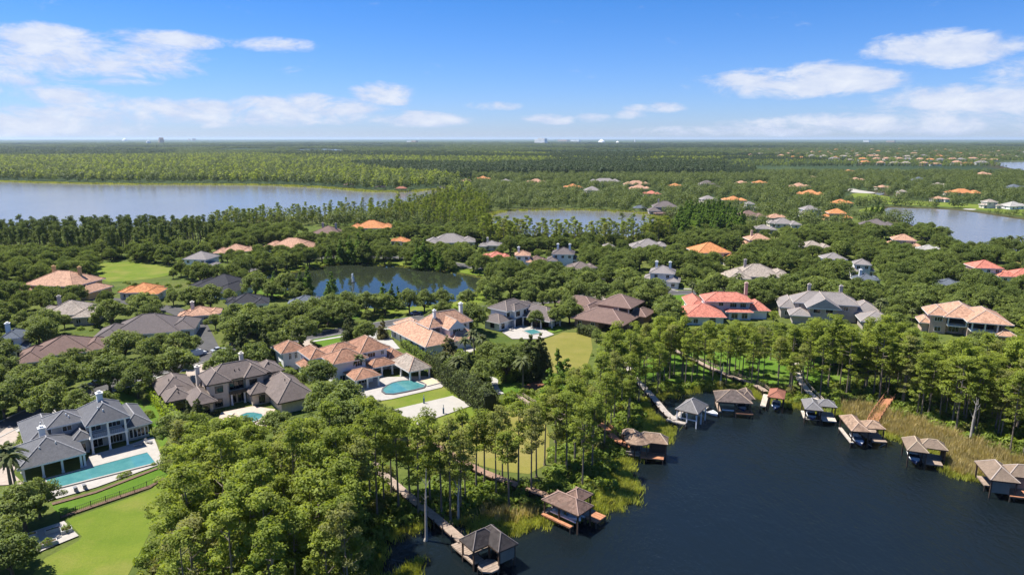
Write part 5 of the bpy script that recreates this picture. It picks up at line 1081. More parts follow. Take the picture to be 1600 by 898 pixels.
# ------------------------------------------------------------------ plants: where they stand
WATER = [(k, WL[k]) for k in WL]
def wet(x, y, m_=.6):
    b = np.zeros(x.shape, bool)
    for k, p in WATER:
        P_ = np.array(p); s = (x > P_[:, 0].min()-m_-5) & (x < P_[:, 0].max()+m_+5) & (y > P_[:, 1].min()-m_-5) & (y < P_[:, 1].max()+m_+5)
        if s.any(): b[s] |= in_poly(p, x[s], y[s]) | (poly_dist(p, x[s], y[s]) < m_)
    return b
def blocked(x, y):
    b = np.zeros(x.shape, bool)
    for p in BLOCK:
        P_ = np.array(p); s = (~b) & (x > P_[:, 0].min()) & (x < P_[:, 0].max()) & (y > P_[:, 1].min()) & (y < P_[:, 1].max())
        if s.any(): b[s] |= in_poly(P_, x[s], y[s])
    return b
def open_view(x, y, h, r, slack=0.):
    """True where a plant of height h and radius r leaves every kept sight line open"""
    ok = np.ones(x.shape, bool); cx, ty = PXv(x, y, h); _, by = PXv(x, y, h*.25); dep = y*CP+CAM_H*SP; rw = FPX*r/dep*.8
    for (x0, x1, y0, y1, dist) in KEEP:
        ok &= ~((cx+rw > x0) & (cx-rw < x1) & (ty < y1-slack) & (by > y0) & (y < dist+1.))
    return ok
for k in [(606,642,488,522,512),(40,222,758,898,762),(600,735,598,634,640),(596,690,600,618,620),(402,752,416,466,470),(500,600,508,545,545),(140,285,410,436,437),(846,920,522,560,560),(675,860,696,770,772),(587,722,726,842,842),(0,420,290,342,362),(420,640,300,322,338),(768,1036,329,362,372),(1385,1560,326,372,380),(1330,1600,302,326,326),(1320,1372,292,304,304),(640,800,650,700,700),(1310,1600,650,760,760),(640,660,404,416,425)]: keep(*k)
def jgrid(x0, x1, y0, y1, s, rng):
    gx_, gy_ = np.meshgrid(np.arange(x0, x1, s), np.arange(y0, y1, s)); x = gx_.ravel()+rng.uniform(-.45, .45, gx_.size)*s; y = gy_.ravel()+rng.uniform(-.45, .45, gy_.size)*s; return x, y
def in_px(pts, s, rng):
    """jittered points inside a surveyed outline"""
    p = np.array(GP(pts)); x, y = jgrid(p[:, 0].min(), p[:, 0].max(), p[:, 1].min(), p[:, 1].max(), s, rng); k = in_poly(p, x, y); return x[k], y[k]
TREES = {k: [] for k in PROTO}     # kind -> (x, y, height factor)
BASEH = {'cypress': 20., 'slim': 20., 'oak': 10., 'magnolia': 10., 'pond': 13., 'pine': 18., 'palm': 7., 'spire': 6.}
RAD = {'cypress': 3.2, 'slim': 2.3, 'oak': 4.8, 'magnolia': 3.3, 'pond': 3., 'pine': 3., 'palm': 2.6, 'spire': .7}
def put(kind, px, py, h): x, y = G(px, py); TREES[kind].append((x, y, h/BASEH[kind]))
rng = np.random.default_rng(11)
def fill(kind, pts, s, h0, h1, check=True, blk=True, water=.3, keepv=True, slack=0.):
    x, y = in_px(pts, s, rng) if isinstance(pts, list) else pts; h = rng.uniform(h0, h1, x.shape); ok = np.ones(x.shape, bool)
    if blk: ok &= ~blocked(x, y)
    if water is not None: ok &= ~wet(x, y, water)
    if keepv: ok &= open_view(x, y, h, RAD[kind]*h/BASEH[kind], slack)
    for a, b, c in zip(x[ok], y[ok], h[ok]): TREES[kind].append((a, b, c/BASEH[kind]))
    return x[~ok], y[~ok]
# cypress swamp round the dark lake
fill('cypress', [(195,1010),(215,905),(240,840),(262,795),(300,776),(400,766),(520,764),(560,760),(592,800),(588,836),(585,905),(560,1010)], 5.4, 15, 22)
fill('slim', [(250,830),(300,790),(400,780),(580,770),(600,800),(590,880),(570,990),(230,990)], 6.5, 15, 22)
fill('cypress', [(600,1010),(590,900),(560,905),(200,1010),(230,1060),(600,1060)], 5., 17, 21, water=None)
for (px, py, h) in [(562,856,20),(623,800,18),(635,792,18),(654,808,17.5),(672,787,17),(690,806,17),(704,814,19),(727,782,17),(744,766,16.5),(757,754,15.5),(785,747,16),(810,758,18),(830,771,18),(851,726,17),(868,735,16),(885,739,17),(898,722,17),(910,763,17),(925,735,17),(944,702,17),(775,772,16),(795,790,15),(720,798,15),(838,745,16),(640,778,17),(612,772,16),(600,788,17)]: put('slim', px, py, h)
fill('slim', [(858,690),(880,660),(900,640),(935,620),(965,596),(985,600),(992,640),(985,668),(960,705),(930,715),(880,720)], 5.0, 13, 19, water=None)
fill('slim', [(975,592),(1000,580),(1060,578),(1120,582),(1180,586),(1240,600),(1240,622),(1190,606),(1100,602),(1050,610),(1000,640)], 3.5, 11.5, 17.5, water=None, blk=False, slack=10)
fill('cypress', [(1225,600),(1250,590),(1330,590),(1420,594),(1600,598),(1800,610),(1850,760),(1640,745),(1600,716),(1540,695),(1470,668),(1400,645),(1330,622),(1245,625)], 4.9, 15.5, 20.5, water=None)
fill('slim', [(1230,606),(1330,605),(1420,612),(1600,640),(1700,690),(1640,740),(1600,714),(1540,692),(1470,664),(1400,642),(1330,620),(1245,624)], 5.0, 14, 19, water=None)
fill('cypress', [(985,560),(1060,556),(1200,560),(1330,572),(1330,590),(1225,600),(1130,585),(1000,580)], 6.0, 12, 16, water=None, slack=9)
# shoreline trees of the lakes further back
fill('cypress', [(752,384),(850,389),(950,388),(1052,380),(1048,374),(985,376),(920,380),(850,380),(790,376),(756,366)], 5.2, 12, 18, water=None, keepv=False, blk=False)
fill('cypress', [(330,352),(480,342),(640,327),(700,311),(760,318),(770,345),(755,372),(640,352),(470,352),(330,366)], 9., 11, 16, water=None, slack=8)
fill('pond', [(1046,380),(1150,376),(1166,354),(1120,340),(1060,346)], 7., 13, 18, keepv=True, slack=12)
fill('pine', [(-260,408),(-260,376),(0,372),(200,369),(330,364),(338,384),(262,400),(130,408),(60,404)], 5.8, 9, 19, keepv=True, slack=8)
# single trees of the gardens
for a in [('oak',538,668,12.5),('oak',508,664,11),('oak',578,672,9),('oak',556,694,11),('oak',480,668,9),('oak',596,690,8),('oak',524,700,11),('magnolia',312,668,7),('magnolia',296,660,5.5),('magnolia',416,570,10.5),('magnolia',381,562,9),('magnolia',548,532,9.5),('magnolia',598,529,6.5),
          ('oak',838,512,6.5),('oak',868,511,8),('oak',890,506,9),('magnolia',1012,486,11),('magnolia',705,582,10),('oak',722,596,9),('magnolia',735,600,9),('oak',752,606,8),('magnolia',700,566,8),('oak',765,575,8),('oak',792,594,10),('magnolia',828,592,12),('magnolia',845,588,12),('oak',808,580,9),('pond',870,636,15),('pond',884,640,13),('pond',858,650,12),('pond',895,650,12),
          ('pond',515,413,10),('pond',533,411.5,13),('pond',548,411,15),('pond',562,411,16),('pond',575,412,12),('pond',652,420,13),('pond',664,420,16),('pond',688,424,11),('pond',676,421,12),('pond',430,458,9.5),('pond',470,464,11),('pond',482,464,13),('pond',520,474,13),('pond',514,478,10),('pond',599,481,10.5),('pond',613,482,10),('pond',622,482,9),('pond',788,447,8),
          ('oak',572,494,9.5),('oak',602,493,9.5),('oak',640,489,9.5),('oak',663,488,9.),('oak',690,485,9),('oak',520,500,11),('oak',545,491,9),('oak',730,480,7.5),('oak',492,500,9),('oak',470,512,10),('oak',450,516,10),('oak',425,518,9),('oak',585,487,8),
          ('palm',140,646,7),('palm',1152,460,8.5),('palm',1206,460,8.),('palm',1372,508,9),('palm',938,474,7),('palm',966,462,7),('palm',1003,462,6),('palm',817,606,8),('palm',562,592,6.5),('palm',741,560,8),('palm',728,566,7),('palm',752,566,7.5),('palm',18,764,8.5),('palm',27,772,8),('palm',646,582,3.6),('palm',1424,504,5),('palm',778,576,6),('palm',1195,480,5),('palm',700,592,7),('palm',715,604,7.5),('palm',1082,470,7),('palm',1236,400,8),('palm',1576,398,10),('palm',1590,398,10),
          ('oak',90,620,9.5),('oak',60,632,9.5),('oak',30,642,10),('oak',8,655,9.5),('oak',185,604,9.5),('oak',205,600,10),('oak',170,612,9),('oak',285,575,6),('oak',235,570,9),('oak',330,585,4.5),('spire',472,546,5.5),('oak',1468,392,12),('oak',1480,396,11),('oak',1560,400,12),('oak',1585,402,11),('oak',1398,506,8),('oak',1412,510,7.5),('oak',62,808,7.5),('magnolia',20,610,8),('oak',40,830,9),('oak',10,850,9),('oak',-10,890,9),('oak',20,905,8),('oak',-30,840,9),('oak',5,930,8),
          ('pond',1352,338,8),('pond',1362,337,10),('pond',1370,336,11),('pond',1378,336,10)]: put(*a)
# oak canopy over streets and gardens
X_, Y_ = jgrid(-520, 620, 150, 470, 7.6, rng)
px_, py_ = PXv(X_, Y_, np.zeros_like(X_)); s_ = (px_ > -140) & (px_ < 1740) & (py_ > 352) & (py_ < 668)
swamp = np.zeros(X_.shape, bool)
for poly in [[(590,630),(690,590),(770,640),(860,560),(960,540),(1060,536),(1330,556),(1440,540),(1800,560),(1800,1000),(180,1000),(240,700),(330,655),(470,660)], [(250,620),(270,700),(330,690),(300,640)], [(220,700),(10,760),(10,900),(300,900)], [(-300,410),(330,395),(330,350),(-300,350)]]: swamp |= in_poly(GP(poly), X_, Y_)
s_ &= ~swamp
rx, ry = fill('oak', (X_[s_], Y_[s_]), 0, 7.6, 11.4, water=1.5)
_ = fill('oak', (rx+2., ry+2.), 0, 4.5, 6.0, water=1.5)      # lower trees where a tall one would stand in a sight line
_ = fill('oak', [(250,705),(300,690),(420,668),(470,676),(560,710),(560,742),(400,752),(270,770)], 6., 7, 10, slack=0)
_ = fill('oak', [(1225,560),(1440,545),(1800,565),(1800,610),(1600,598),(1330,585)], 7., 9, 13, slack=4)

def dedupe(lst, dmin):
    out = []; cell = {}
    for (x, y, s) in lst:
        k = (int(x//dmin), int(y//dmin))
        if any(math.hypot(x-a, y-b) < dmin for i in (-1, 0, 1) for j in (-1, 0, 1) for (a, b) in cell.get((k[0]+i, k[1]+j), ())): continue
        cell.setdefault(k, []).append((x, y)); out.append((x, y, s))
    return out
MARKS = [(h, n_) for h, n_ in [(G(110,690),'the grey lap-pool house'),(G(365,615),'the beige mansion'),(G(550,575),'the kidney-pool mansion'),(G(670,530),'the peach-roofed house'),(G(815,500),'the white modern house'),(G(950,495),'the brick house'),(G(1125,490),'the red-roofed villa'),(G(1295,492),'the taupe mansion'),(G(1515,505),'the rose stucco villa'),
  (G(760,865),'the octagon-deck boathouse'),(G(895,800),'the L-shaped boathouse'),(G(1010,700),'the round-roofed boathouse'),(G(1080,650),'the white-posted boathouse'),(G(1148,635),'the brown hip boathouse'),(G(1207,625),'the small red boathouse'),(G(1282,648),'the pale-deck boathouse'),(G(1357,678),'the tan boathouse'),(G(1447,710),'the diamond-deck boathouse'),(G(1572,752),'the shade-screen boathouse'),
  (G(575,440),'the fountain pond'),(G(70,448),'the ochre mansion'),(G(98,495),'the tan hip-roofed house'),(G(325,452),'the charcoal-roofed house'),(G(95,555),'the umber dormer house'),(G(225,522),'the grey gabled house'),(G(210,425),'the open field'),(G(900,370),'the small blue lake'),(G(80,845),'the planter terrace'),(G(670,640),'the sand court'),(G(640,745),'the long weathered boardwalk'),(G(760,735),'the long brown boardwalk'),
  (G(400,830),'the thick swamp grove'),(G(480,950),'the plank walk'),(G(1450,620),'the reed belt'),(G(1110,390),'the orange arched villa'),(G(1030,425),'the twin white chimneys'),(G(1185,430),'the broad tan roof'),(G(880,398),'the white stone manor'),(G(445,388),'the sprawling peach roof'),(G(300,405),'the white veranda house'),(G(1350,410),'the blue gabled house'),(G(1550,415),'the rose tile house'),(G(1480,440),'the slate roof'),(G(1415,372),'the grey golf lake'),(G(700,378),'the wide grey hip roof'),(G(820,590),'the garden lawn'),(G(500,360),'the turreted house'),(G(910,415),'the low taupe roof')]]
NAMES = {'slim': ('bald_cypress', 'slender bald cypress', 'slender cypresses of the lake shore'), 'cypress': ('bald_cypress', 'bald cypress', 'cypress trees of the lake shore'), 'oak': ('live_oak', 'live oak', 'live oaks shading streets and gardens'), 'magnolia': ('magnolia_tree', 'dark magnolia', 'dense dark garden trees'), 'pond': ('pond_cypress', 'bright conical cypress', 'conical cypresses'), 'pine': ('pine_tree', 'slender pine', 'pines by the broad lake'), 'palm': ('palm_tree', 'feathery palm', 'palms in the gardens'), 'spire': ('italian_cypress', 'narrow dark conifer', 'narrow conifers')}
LEFT = {}
for kind in TREES:
    lst = dedupe(TREES[kind], {'cypress': 2.6, 'oak': 4.2, 'slim': 2.2}.get(kind, 1.5))
    lst.sort(key=lambda t: t[0]**2+t[1]**2)
    # those in frame first
    vis = [t for t in lst if -90 < PXv(t[0], t[1], t[2]*BASEH[kind]*.7)[0] < 1690 and PXv(t[0], t[1], t[2]*BASEH[kind])[1] < 920]
    use = vis[:300 if kind == 'oak' else {'cypress': 200, 'slim': 200}.get(kind, 90)]; us = set(id(t) for t in use); LEFT[kind] = [t for t in lst if id(t) not in us]
    by = {}
    for t in use:
        d, lm, mk = min((math.hypot(t[0]-m_[0][0], t[1]-m_[0][1]), m_[1], m_[0]) for m_ in MARKS)
        rel = 'behind' if t[1]-mk[1] > 7 else ('in front of' if t[1]-mk[1] < -7 else 'beside'); by.setdefault((lm, rel), []).append((d, t))
    nm, words_, grp = NAMES[kind]
    for (lm, rel), ts in by.items():
        ts.sort(key=lambda e: e[0])
        for i, (d, t) in enumerate(ts):
            size = t[2]*BASEH[kind]/{'oak': 9., 'cypress': 18., 'slim': 17.}.get(kind, BASEH[kind]); adj = 'tall' if size > 1.08 else ('low' if size < .7 else 'full')
            lab = '%s %s %s %s%s' % (adj, words_, rel, lm, ', %s counting outward from it' % ordinal(i+1) if len(ts) > 1 else '')
            rr = random.Random(int(t[0]*31+t[1]*17)); wv = rr.uniform(.88, 1.14)
            root = thing(nm, lab, 'palm' if kind == 'palm' else 'tree', (t[0], t[1], -.05), rr.uniform(0, 6.283), grp, (t[2]*wv, t[2]*wv, t[2]))
            tm_, cm_ = rr.choice(PROTO[kind]); link('trunk', tm_, root); link('crown', cm_, root)

# dead cypress trunks, bleached
for (px, py, h, lb) in [(665,841,13,'bleached dead cypress trunk standing in the inlet'), (1515,690,10,'bleached dead tree above the tan reeds'), (352,356,12,'bare snag on the broad lake shore'), (1125,602,6,'pale broken cypress stump behind the brown boathouse'), (715,812,9,'pale broken snag beside the boardwalk pool')]:
    x, y = G(px, py); t = thing('dead_tree', lb, 'dead tree', (x, y, -.4)); rr = random.Random(px); mb = MB(); mb.path([(0,0,0),(.1,0,.6),(.15,.1,h*.5),(.4,.1,h)], [.42,.26,.18,.05], 7); mb.build('trunk', plain('bleached_wood', (.42,.38,.33), .9, .2), t)
    for k in range(6): a = rr.uniform(0,6.28); z = h*rr.uniform(.45,.92); MB().path([(.2,.05,z),(.2+math.cos(a)*.5,.05+math.sin(a)*.5,z+.7),(.2+math.cos(a+.4)*rr.uniform(.6,1.2),.05+math.sin(a+.4)*.9,z+rr.uniform(1.1,1.9))], [.06,.045,.015], 4).build('branch', MATS['bleached_wood'], t)

# hedges and clipped balls
def hedge(label, a, b, w, h, lm, dens=34, leaf=.42, name='hedge'):
    p = np.array(G(*a)); q = np.array(G(*b)); Lh = np.linalg.norm(q-p); rg = np.random.default_rng(int(Lh*100)); n = int(Lh*dens)
    u = rg.uniform(-Lh/2, Lh/2, n); side = rg.integers(0, 3, n); v = np.where(side == 0, rg.uniform(-w/2, w/2, n), np.where(side == 1, -w/2, w/2)+rg.normal(0, .15, n)); z = np.where(side == 0, h+rg.normal(0, .18, n), rg.uniform(.1, h, n)); z = z*(1+.10*np.sin(u*.9+v))
    nrm = np.stack([np.zeros(n), np.where(side == 1, -1., np.where(side == 2, 1., 0.)), np.where(side == 0, 1., .3)], 1)
    t = thing(name, label, 'hedge', ((p[0]+q[0])/2, (p[1]+q[1])/2, 0), math.atan2(q[1]-p[1], q[0]-p[0])); link('foliage', quads_mesh('foliage', cards(np.stack([u, v, z], 1), np.full(n, leaf), .7, nrm, .45, rg), lm), t)
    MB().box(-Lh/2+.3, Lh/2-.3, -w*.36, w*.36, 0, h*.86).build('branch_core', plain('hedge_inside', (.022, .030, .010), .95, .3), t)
hedge('bright lime hedge running beside the beige mansion', (236,618), (292,684), 2.4, 2.6, lf_lime, 70)
hedge('tall dark hedge along the sand court lawn', (676,580), (768,650), 4.2, 6.0, lf_mag, 150, .5)
hedge('clipped green hedge between the beige mansion and the white garage', (440,576), (462,590), 1.8, 1.6, lf_shrub, 60)
hedge('low clipped hedge beside the paver drive', (485,535), (512,552), .8, .8, lf_shrub, 40, .25)
hedge('green hedge beside the peach-roofed house', (628,540), (668,566), 1.6, 2.2, lf_shrub, 60)
hedge('low hedge below the beige mansion window', (322,652), (344,645), .9, .9, lf_shrub, 40, .25)
hedge('dark hedge at the brick house lawn edge', (905,520), (935,528), 3., 3., lf_mag, 110, .45)
BALL = [quads_mesh('foliage', p_ball(i, 1., 420, .2), lf_shrub) for i in range(3)]
for (px, py, r, lb) in [(231,652,1.6,'large clipped ball shrub by the lime hedge'), (230,668,1.4,'second clipped ball shrub by the lime hedge'), (452,566,2.1,'tall clipped ball tree beside the white garage'), (463,574,1.7,'smaller clipped ball beside the white garage'), (474,592,2.,'round shrub by the garage wing'), (187,747,.7,'small shrub on the terrace border, westmost of four'), (194,744,.8,'plump shrub in the terrace border row'), (201,741,.7,'third shrub in the terrace border row'), (240,727,.6,'shrub at the border corner by the pool end'), (1080,474,1.8,'round bush by the red villa lawn'), (984,498,1.6,'round bush at the brick house corner'), (1000,503,2.2,'broad bush before the brick house'), (965,470,1.5,'round bush by the brick house drive'), (75,853,.9,'leafy plant filling the long near planter'), (104,832,.9,'leafy plant in the square terrace planter'), (50,840,.5,'small plant in the corner planter'), (83,832,.4,'low plant in the long far planter'), (30,700,1.5,'bush on the motor court corner'), (38,688,1.6,'bush by the garage wing of the grey house')]:
    x, y = G(px, py); t = thing('round_shrub', lb, 'shrub', (x, y, .45 if 'planter' in lb else 0), random.uniform(0, 6), 'clipped and round shrubs', r); link('foliage', random.choice(BALL), t)
    MB().tube((0,0,-.05),(0,0,.6),.06,.04,5).build('stem', bark_dark, t)

# ------------------------------------------------------------------ uncountable growth: one object per mass, copies placed by nodes
PCOL = {}
def variants(name, items):
    c = bpy.data.collections.new(name+'_kinds')
    for i, parts in enumerate(items):
        if len(parts) == 1: me_ = parts[0]
        else:      # trunk and crown joined
            me_ = bpy.data.meshes.new(name); vs = []; fs = []; mi = []
            for k, p in enumerate(parts):
                o = len(vs); vs += [tuple(v.co) for v in p.vertices]; fs += [tuple(j+o for j in q.vertices) for q in p.polygons]; mi += [k]*len(p.polygons); me_.materials.append(p.materials[0])
            me_.from_pydata(vs, [], fs); me_.polygons.foreach_set('material_index', mi); me_.update()
        ob = bpy.data.objects.new('%s_kind_%s' % (name, 'abcdefghij'[i]), me_); c.objects.link(ob)
    return c
def scatter(name, pts, scl, coll, nvar, label, cat, seed=0):
    """pts n x 3, scl n x 3"""
    n = len(pts)
    if n == 0: return
    rg = np.random.default_rng(seed+n); me_ = bpy.data.meshes.new(name); me_.vertices.add(n); me_.vertices.foreach_set('co', np.asarray(pts, np.float32).reshape(-1))
    a = me_.attributes.new('scl', 'FLOAT_VECTOR', 'POINT'); a.data.foreach_set('vector', np.asarray(scl, np.float32).reshape(-1))
    a = me_.attributes.new('rot', 'FLOAT', 'POINT'); a.data.foreach_set('value', rg.uniform(0, 6.283, n).astype(np.float32))
    a = me_.attributes.new('var', 'INT', 'POINT'); a.data.foreach_set('value', rg.integers(0, nvar, n).astype(np.int32))
    o = link(name, me_); tag(o, label, cat, kind='stuff')
    t = bpy.data.node_groups.new(name, 'GeometryNodeTree'); t.interface.new_socket('Geometry', in_out='INPUT', socket_type='NodeSocketGeometry'); t.interface.new_socket('Geometry', in_out='OUTPUT', socket_type='NodeSocketGeometry')
    gi = t.nodes.new('NodeGroupInput'); gout = t.nodes.new('NodeGroupOutput'); ip = t.nodes.new('GeometryNodeInstanceOnPoints'); ci = t.nodes.new('GeometryNodeCollectionInfo')
    ci.inputs['Collection'].default_value = coll; ci.inputs['Separate Children'].default_value = True; ci.inputs['Reset Children'].default_value = True; ip.inputs['Pick Instance'].default_value = True
    def attr(nm, ty): n_ = t.nodes.new('GeometryNodeInputNamedAttribute'); n_.data_type = ty; n_.inputs['Name'].default_value = nm; return n_.outputs['Attribute']
    cx = t.nodes.new('ShaderNodeCombineXYZ'); t.links.new(attr('rot', 'FLOAT'), cx.inputs[2])
    t.links.new(gi.outputs[0], ip.inputs['Points']); t.links.new(ci.outputs[0], ip.inputs['Instance']); t.links.new(attr('var', 'INT'), ip.inputs['Instance Index']); t.links.new(cx.outputs[0], ip.inputs['Rotation']); t.links.new(attr('scl', 'FLOAT_VECTOR'), ip.inputs['Scale']); t.links.new(ip.outputs[0], gout.inputs[0])
    mo = o.modifiers.new('placing', 'NODES'); mo.node_group = t; return o
def sc3(s, rg, v=.15): s = np.asarray(s); return np.stack([s*rg.uniform(1-v, 1+v, s.shape), s*rg.uniform(1-v, 1+v, s.shape), s], 1)
rg = np.random.default_rng(21)
for kind, lb in (('slim', 'slender cypress mass behind the front trunks'), ('pond', 'conical cypress mass by the small blue lake'), ('cypress', 'farther cypress trees massed behind the front rows'), ('oak', 'oak canopy massed between the farther houses'), ('pine', 'pine wood massed along the broad lake')):
    l = np.array(LEFT[kind]) if LEFT[kind] else np.zeros((0, 3))
    if len(l): scatter('background_trees', np.c_[l[:, :2], np.zeros(len(l))], sc3(l[:, 2], rg), variants(kind, PROTO[kind][:4]), 4, lb, 'trees', 5)
# farther residential canopy
mid_k = variants('canopy_tree', [(quads_mesh('crown', far_tree(100+i, 10, 4.2+.4*i, 150, 1.1, .10), leafmat('distant_oak_foliage', (.068, .100, .030), (.165, .200, .055), .28)),) for i in range(4)])
x, y = jgrid(-700, 1300, 430, 1300, 8.6, rg); px_, py_ = PXv(x, y, np.zeros_like(x))
s_ = (px_ > -60) & (px_ < 1700) & (py_ <= 356) & (py_ > 268) & ~((px_ < 735) & (py_ < 312)) & ~((px_ < 330) & (py_ < 372)) & ~((py_ < 276) & (px_ < 1180))
s_ &= rg.uniform(0, 1, x.shape) < .86; x, y = x[s_], y[s_]; h = rg.uniform(5.5, 12.5, x.shape); ok = ~blocked(x, y) & ~wet(x, y, 3.) & open_view(x, y, h, 4.5*h/10, 1.)
x2, y2, h2_ = x[~ok], y[~ok], h[~ok]*.55; ok2 = ~blocked(x2, y2) & ~wet(x2, y2, 3.) & open_view(x2, y2, h2_, 2.5, 2.)
x = np.r_[x[ok], x2[ok2]]; y = np.r_[y[ok], y2[ok2]]; h = np.r_[h[ok], h2_[ok2]]
scatter('tree_canopy', np.c_[x, y, np.zeros_like(x)], sc3(h/10, rg), mid_k, 4, 'green tree canopy spreading between the distant houses', 'trees', 1)
# forest to the horizon
for_k = variants('forest_tree', [(quads_mesh('crown', far_tree(120+i, 15+i, 4.4, 60, 2.0, .2), lf_for),) for i in range(3)]+[(quads_mesh('crown', far_tree(130+i, 17, 3.6, 50, 2.0, .3), lf_cyp),) for i in range(1)])
dark_k = variants('dark_forest_tree', [(quads_mesh('crown', far_tree(140+i, 17, 4., 50, 2.2, .2), lf_fdark),) for i in range(3)])  # dark pines, reused as painted cloud shadow
CLOUD_SHADE = [smooth(GP(p), 1) for p in ([(-60,229),(140,232),(280,236),(270,244),(120,246),(-60,243)], [(400,241),(500,237),(620,240),(800,246),(830,250),(700,252),(560,249),(420,247)], [(560,226),(700,228),(690,233),(540,232)], [(960,227),(1240,229),(1240,234),(1000,233)], [(840,252),(1000,254),(1180,258),(1160,262),(900,260)])]  # outlines of cloud shadow, put into the colour of the trees inside
def in_cloud_shade(x, y):
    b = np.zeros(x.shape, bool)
    for p in CLOUD_SHADE: b |= in_poly(p, x, y)
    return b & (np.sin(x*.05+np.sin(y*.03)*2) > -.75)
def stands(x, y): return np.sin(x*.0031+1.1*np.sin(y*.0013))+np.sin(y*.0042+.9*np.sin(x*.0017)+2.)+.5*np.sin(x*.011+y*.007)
x, y = jgrid(-2400, 2400, 700, 2700, 9.6, rg); r_ = np.hypot(x, y); px_, py_ = PXv(x, y, np.zeros_like(x))
s_ = (px_ > -80) & (px_ < 1700) & (r_ < 2700) & ((py_ < 276) | ((px_ < 735) & (py_ < 312))) & ~((px_ > 1180) & (py_ > 262))
town = (px_ > 1130) & (py_ > 234) & (py_ < 263); s_ &= ~(town & (rg.uniform(0, 1, x.shape) < .45))
x, y = x[s_], y[s_]; ok = ~wet(x, y, 5.) & ~blocked(x, y) & open_view(x, y, np.full(x.shape, 13.), 3.5, 2.); x, y = x[ok], y[ok]; dk = (stands(x, y) > 1.15) | ((y > 1500) & (stands(x*.8+400, y*1.9) > .9)) | in_cloud_shade(x, y); h = rg.uniform(.72, 1.12, x.shape)
h = np.where((PXv(x, y, np.zeros_like(x))[0] > 1130), h*.6, h)
scatter('woodland', np.c_[x, y, np.zeros_like(x)][~dk], sc3(h[~dk], rg, .2), for_k, 4, 'mixed green woodland beyond the broad lake', 'forest', 2)
scatter('woodland', np.c_[x, y, np.zeros_like(x)][dk], sc3(h[dk]*1.05, rg, .2), dark_k, 3, 'dark pine stands and painted cloud shadows in the distant woodland', 'forest', 3)
n = 26000; rr_ = 2650*np.exp(rg.uniform(0, 1, n)*math.log(11000/2650)); th = rg.uniform(-.70, .70, n); x = rr_*np.sin(th); y = rr_*np.cos(th); ok = ~wet(x, y, 12.) & ~blocked(x, y); x, y, rr_ = x[ok], y[ok], rr_[ok]
dk = (stands(x*.6, y*.55) > .75) | in_cloud_shade(x, y); cl_ = stands(x*.9+900, y*.5+300) < -1.75; k1 = ~dk & ~cl_; w_ = np.clip(rr_/2650, 1, 3.2)
S3 = np.stack([w_*2.6*rg.uniform(.7, 1.3, len(w_)), w_*2.6*rg.uniform(.7, 1.3, len(w_)), rg.uniform(.55, .95, len(w_))], 1)
scatter('woodland', np.c_[x, y, np.zeros_like(x)][k1], S3[k1], for_k, 3, 'hazy green woodland along the horizon', 'forest', 4)
scatter('woodland', np.c_[x, y, np.zeros_like(x)][dk & ~cl_], S3[dk & ~cl_], dark_k, 3, 'hazy dark woodland belts and painted cloud shadows along the horizon', 'forest', 6)
# undergrowth, reeds and lake grass
shr_k = variants('swamp_shrub', [(quads_mesh('foliage', p_ball(200+i, 1., 110, .42, .9), lf_shrub),) for i in range(4)])
P_s = []
for poly, sp in [([(195,1010),(215,905),(240,840),(262,795),(300,776),(400,760),(420,700),(470,676),(585,720),(640,770),(700,760),(740,800),(690,812),(640,822),(595,840),(585,905),(600,1060),(200,1060)], 1.7), ([(600,700),(660,735),(700,770),(770,800),(860,800),(900,805),(960,760),(975,712),(1000,650),(990,600),(930,620),(880,660),(862,700),(850,760),(760,740),(680,712)], 2.0), ([(985,600),(1100,600),(1240,605),(1330,600),(1330,640),(1245,630),(1190,612),(1100,604),(1000,630)], 2.2), ([(1225,600),(1330,595),(1600,600),(1800,615),(1850,780),(1640,750),(1600,720),(1540,700),(1470,672),(1400,648),(1330,625)], 2.2), ([(755,590),(775,580),(850,575),(870,600),(850,596),(800,597),(770,590)], 1.6), ([(690,550),(750,545),(780,580),(765,600),(720,590)], 2.), ([(760,640),(800,618),(850,606),(880,640),(850,660),(800,645)], 2.)]:
    x, y = in_px(poly, sp, rg); k = ~wet(x, y, -.1) & ~blocked(x, y); P_s.append(np.c_[x[k], y[k]])
P_s = np.concatenate(P_s); s = rg.uniform(.6, 1.9, len(P_s)); scatter('undergrowth', np.c_[P_s, np.zeros(len(P_s))], sc3(s, rg, .25), shr_k, 4, 'shrubs and palmetto undergrowth beneath the cypresses', 'undergrowth', 7)
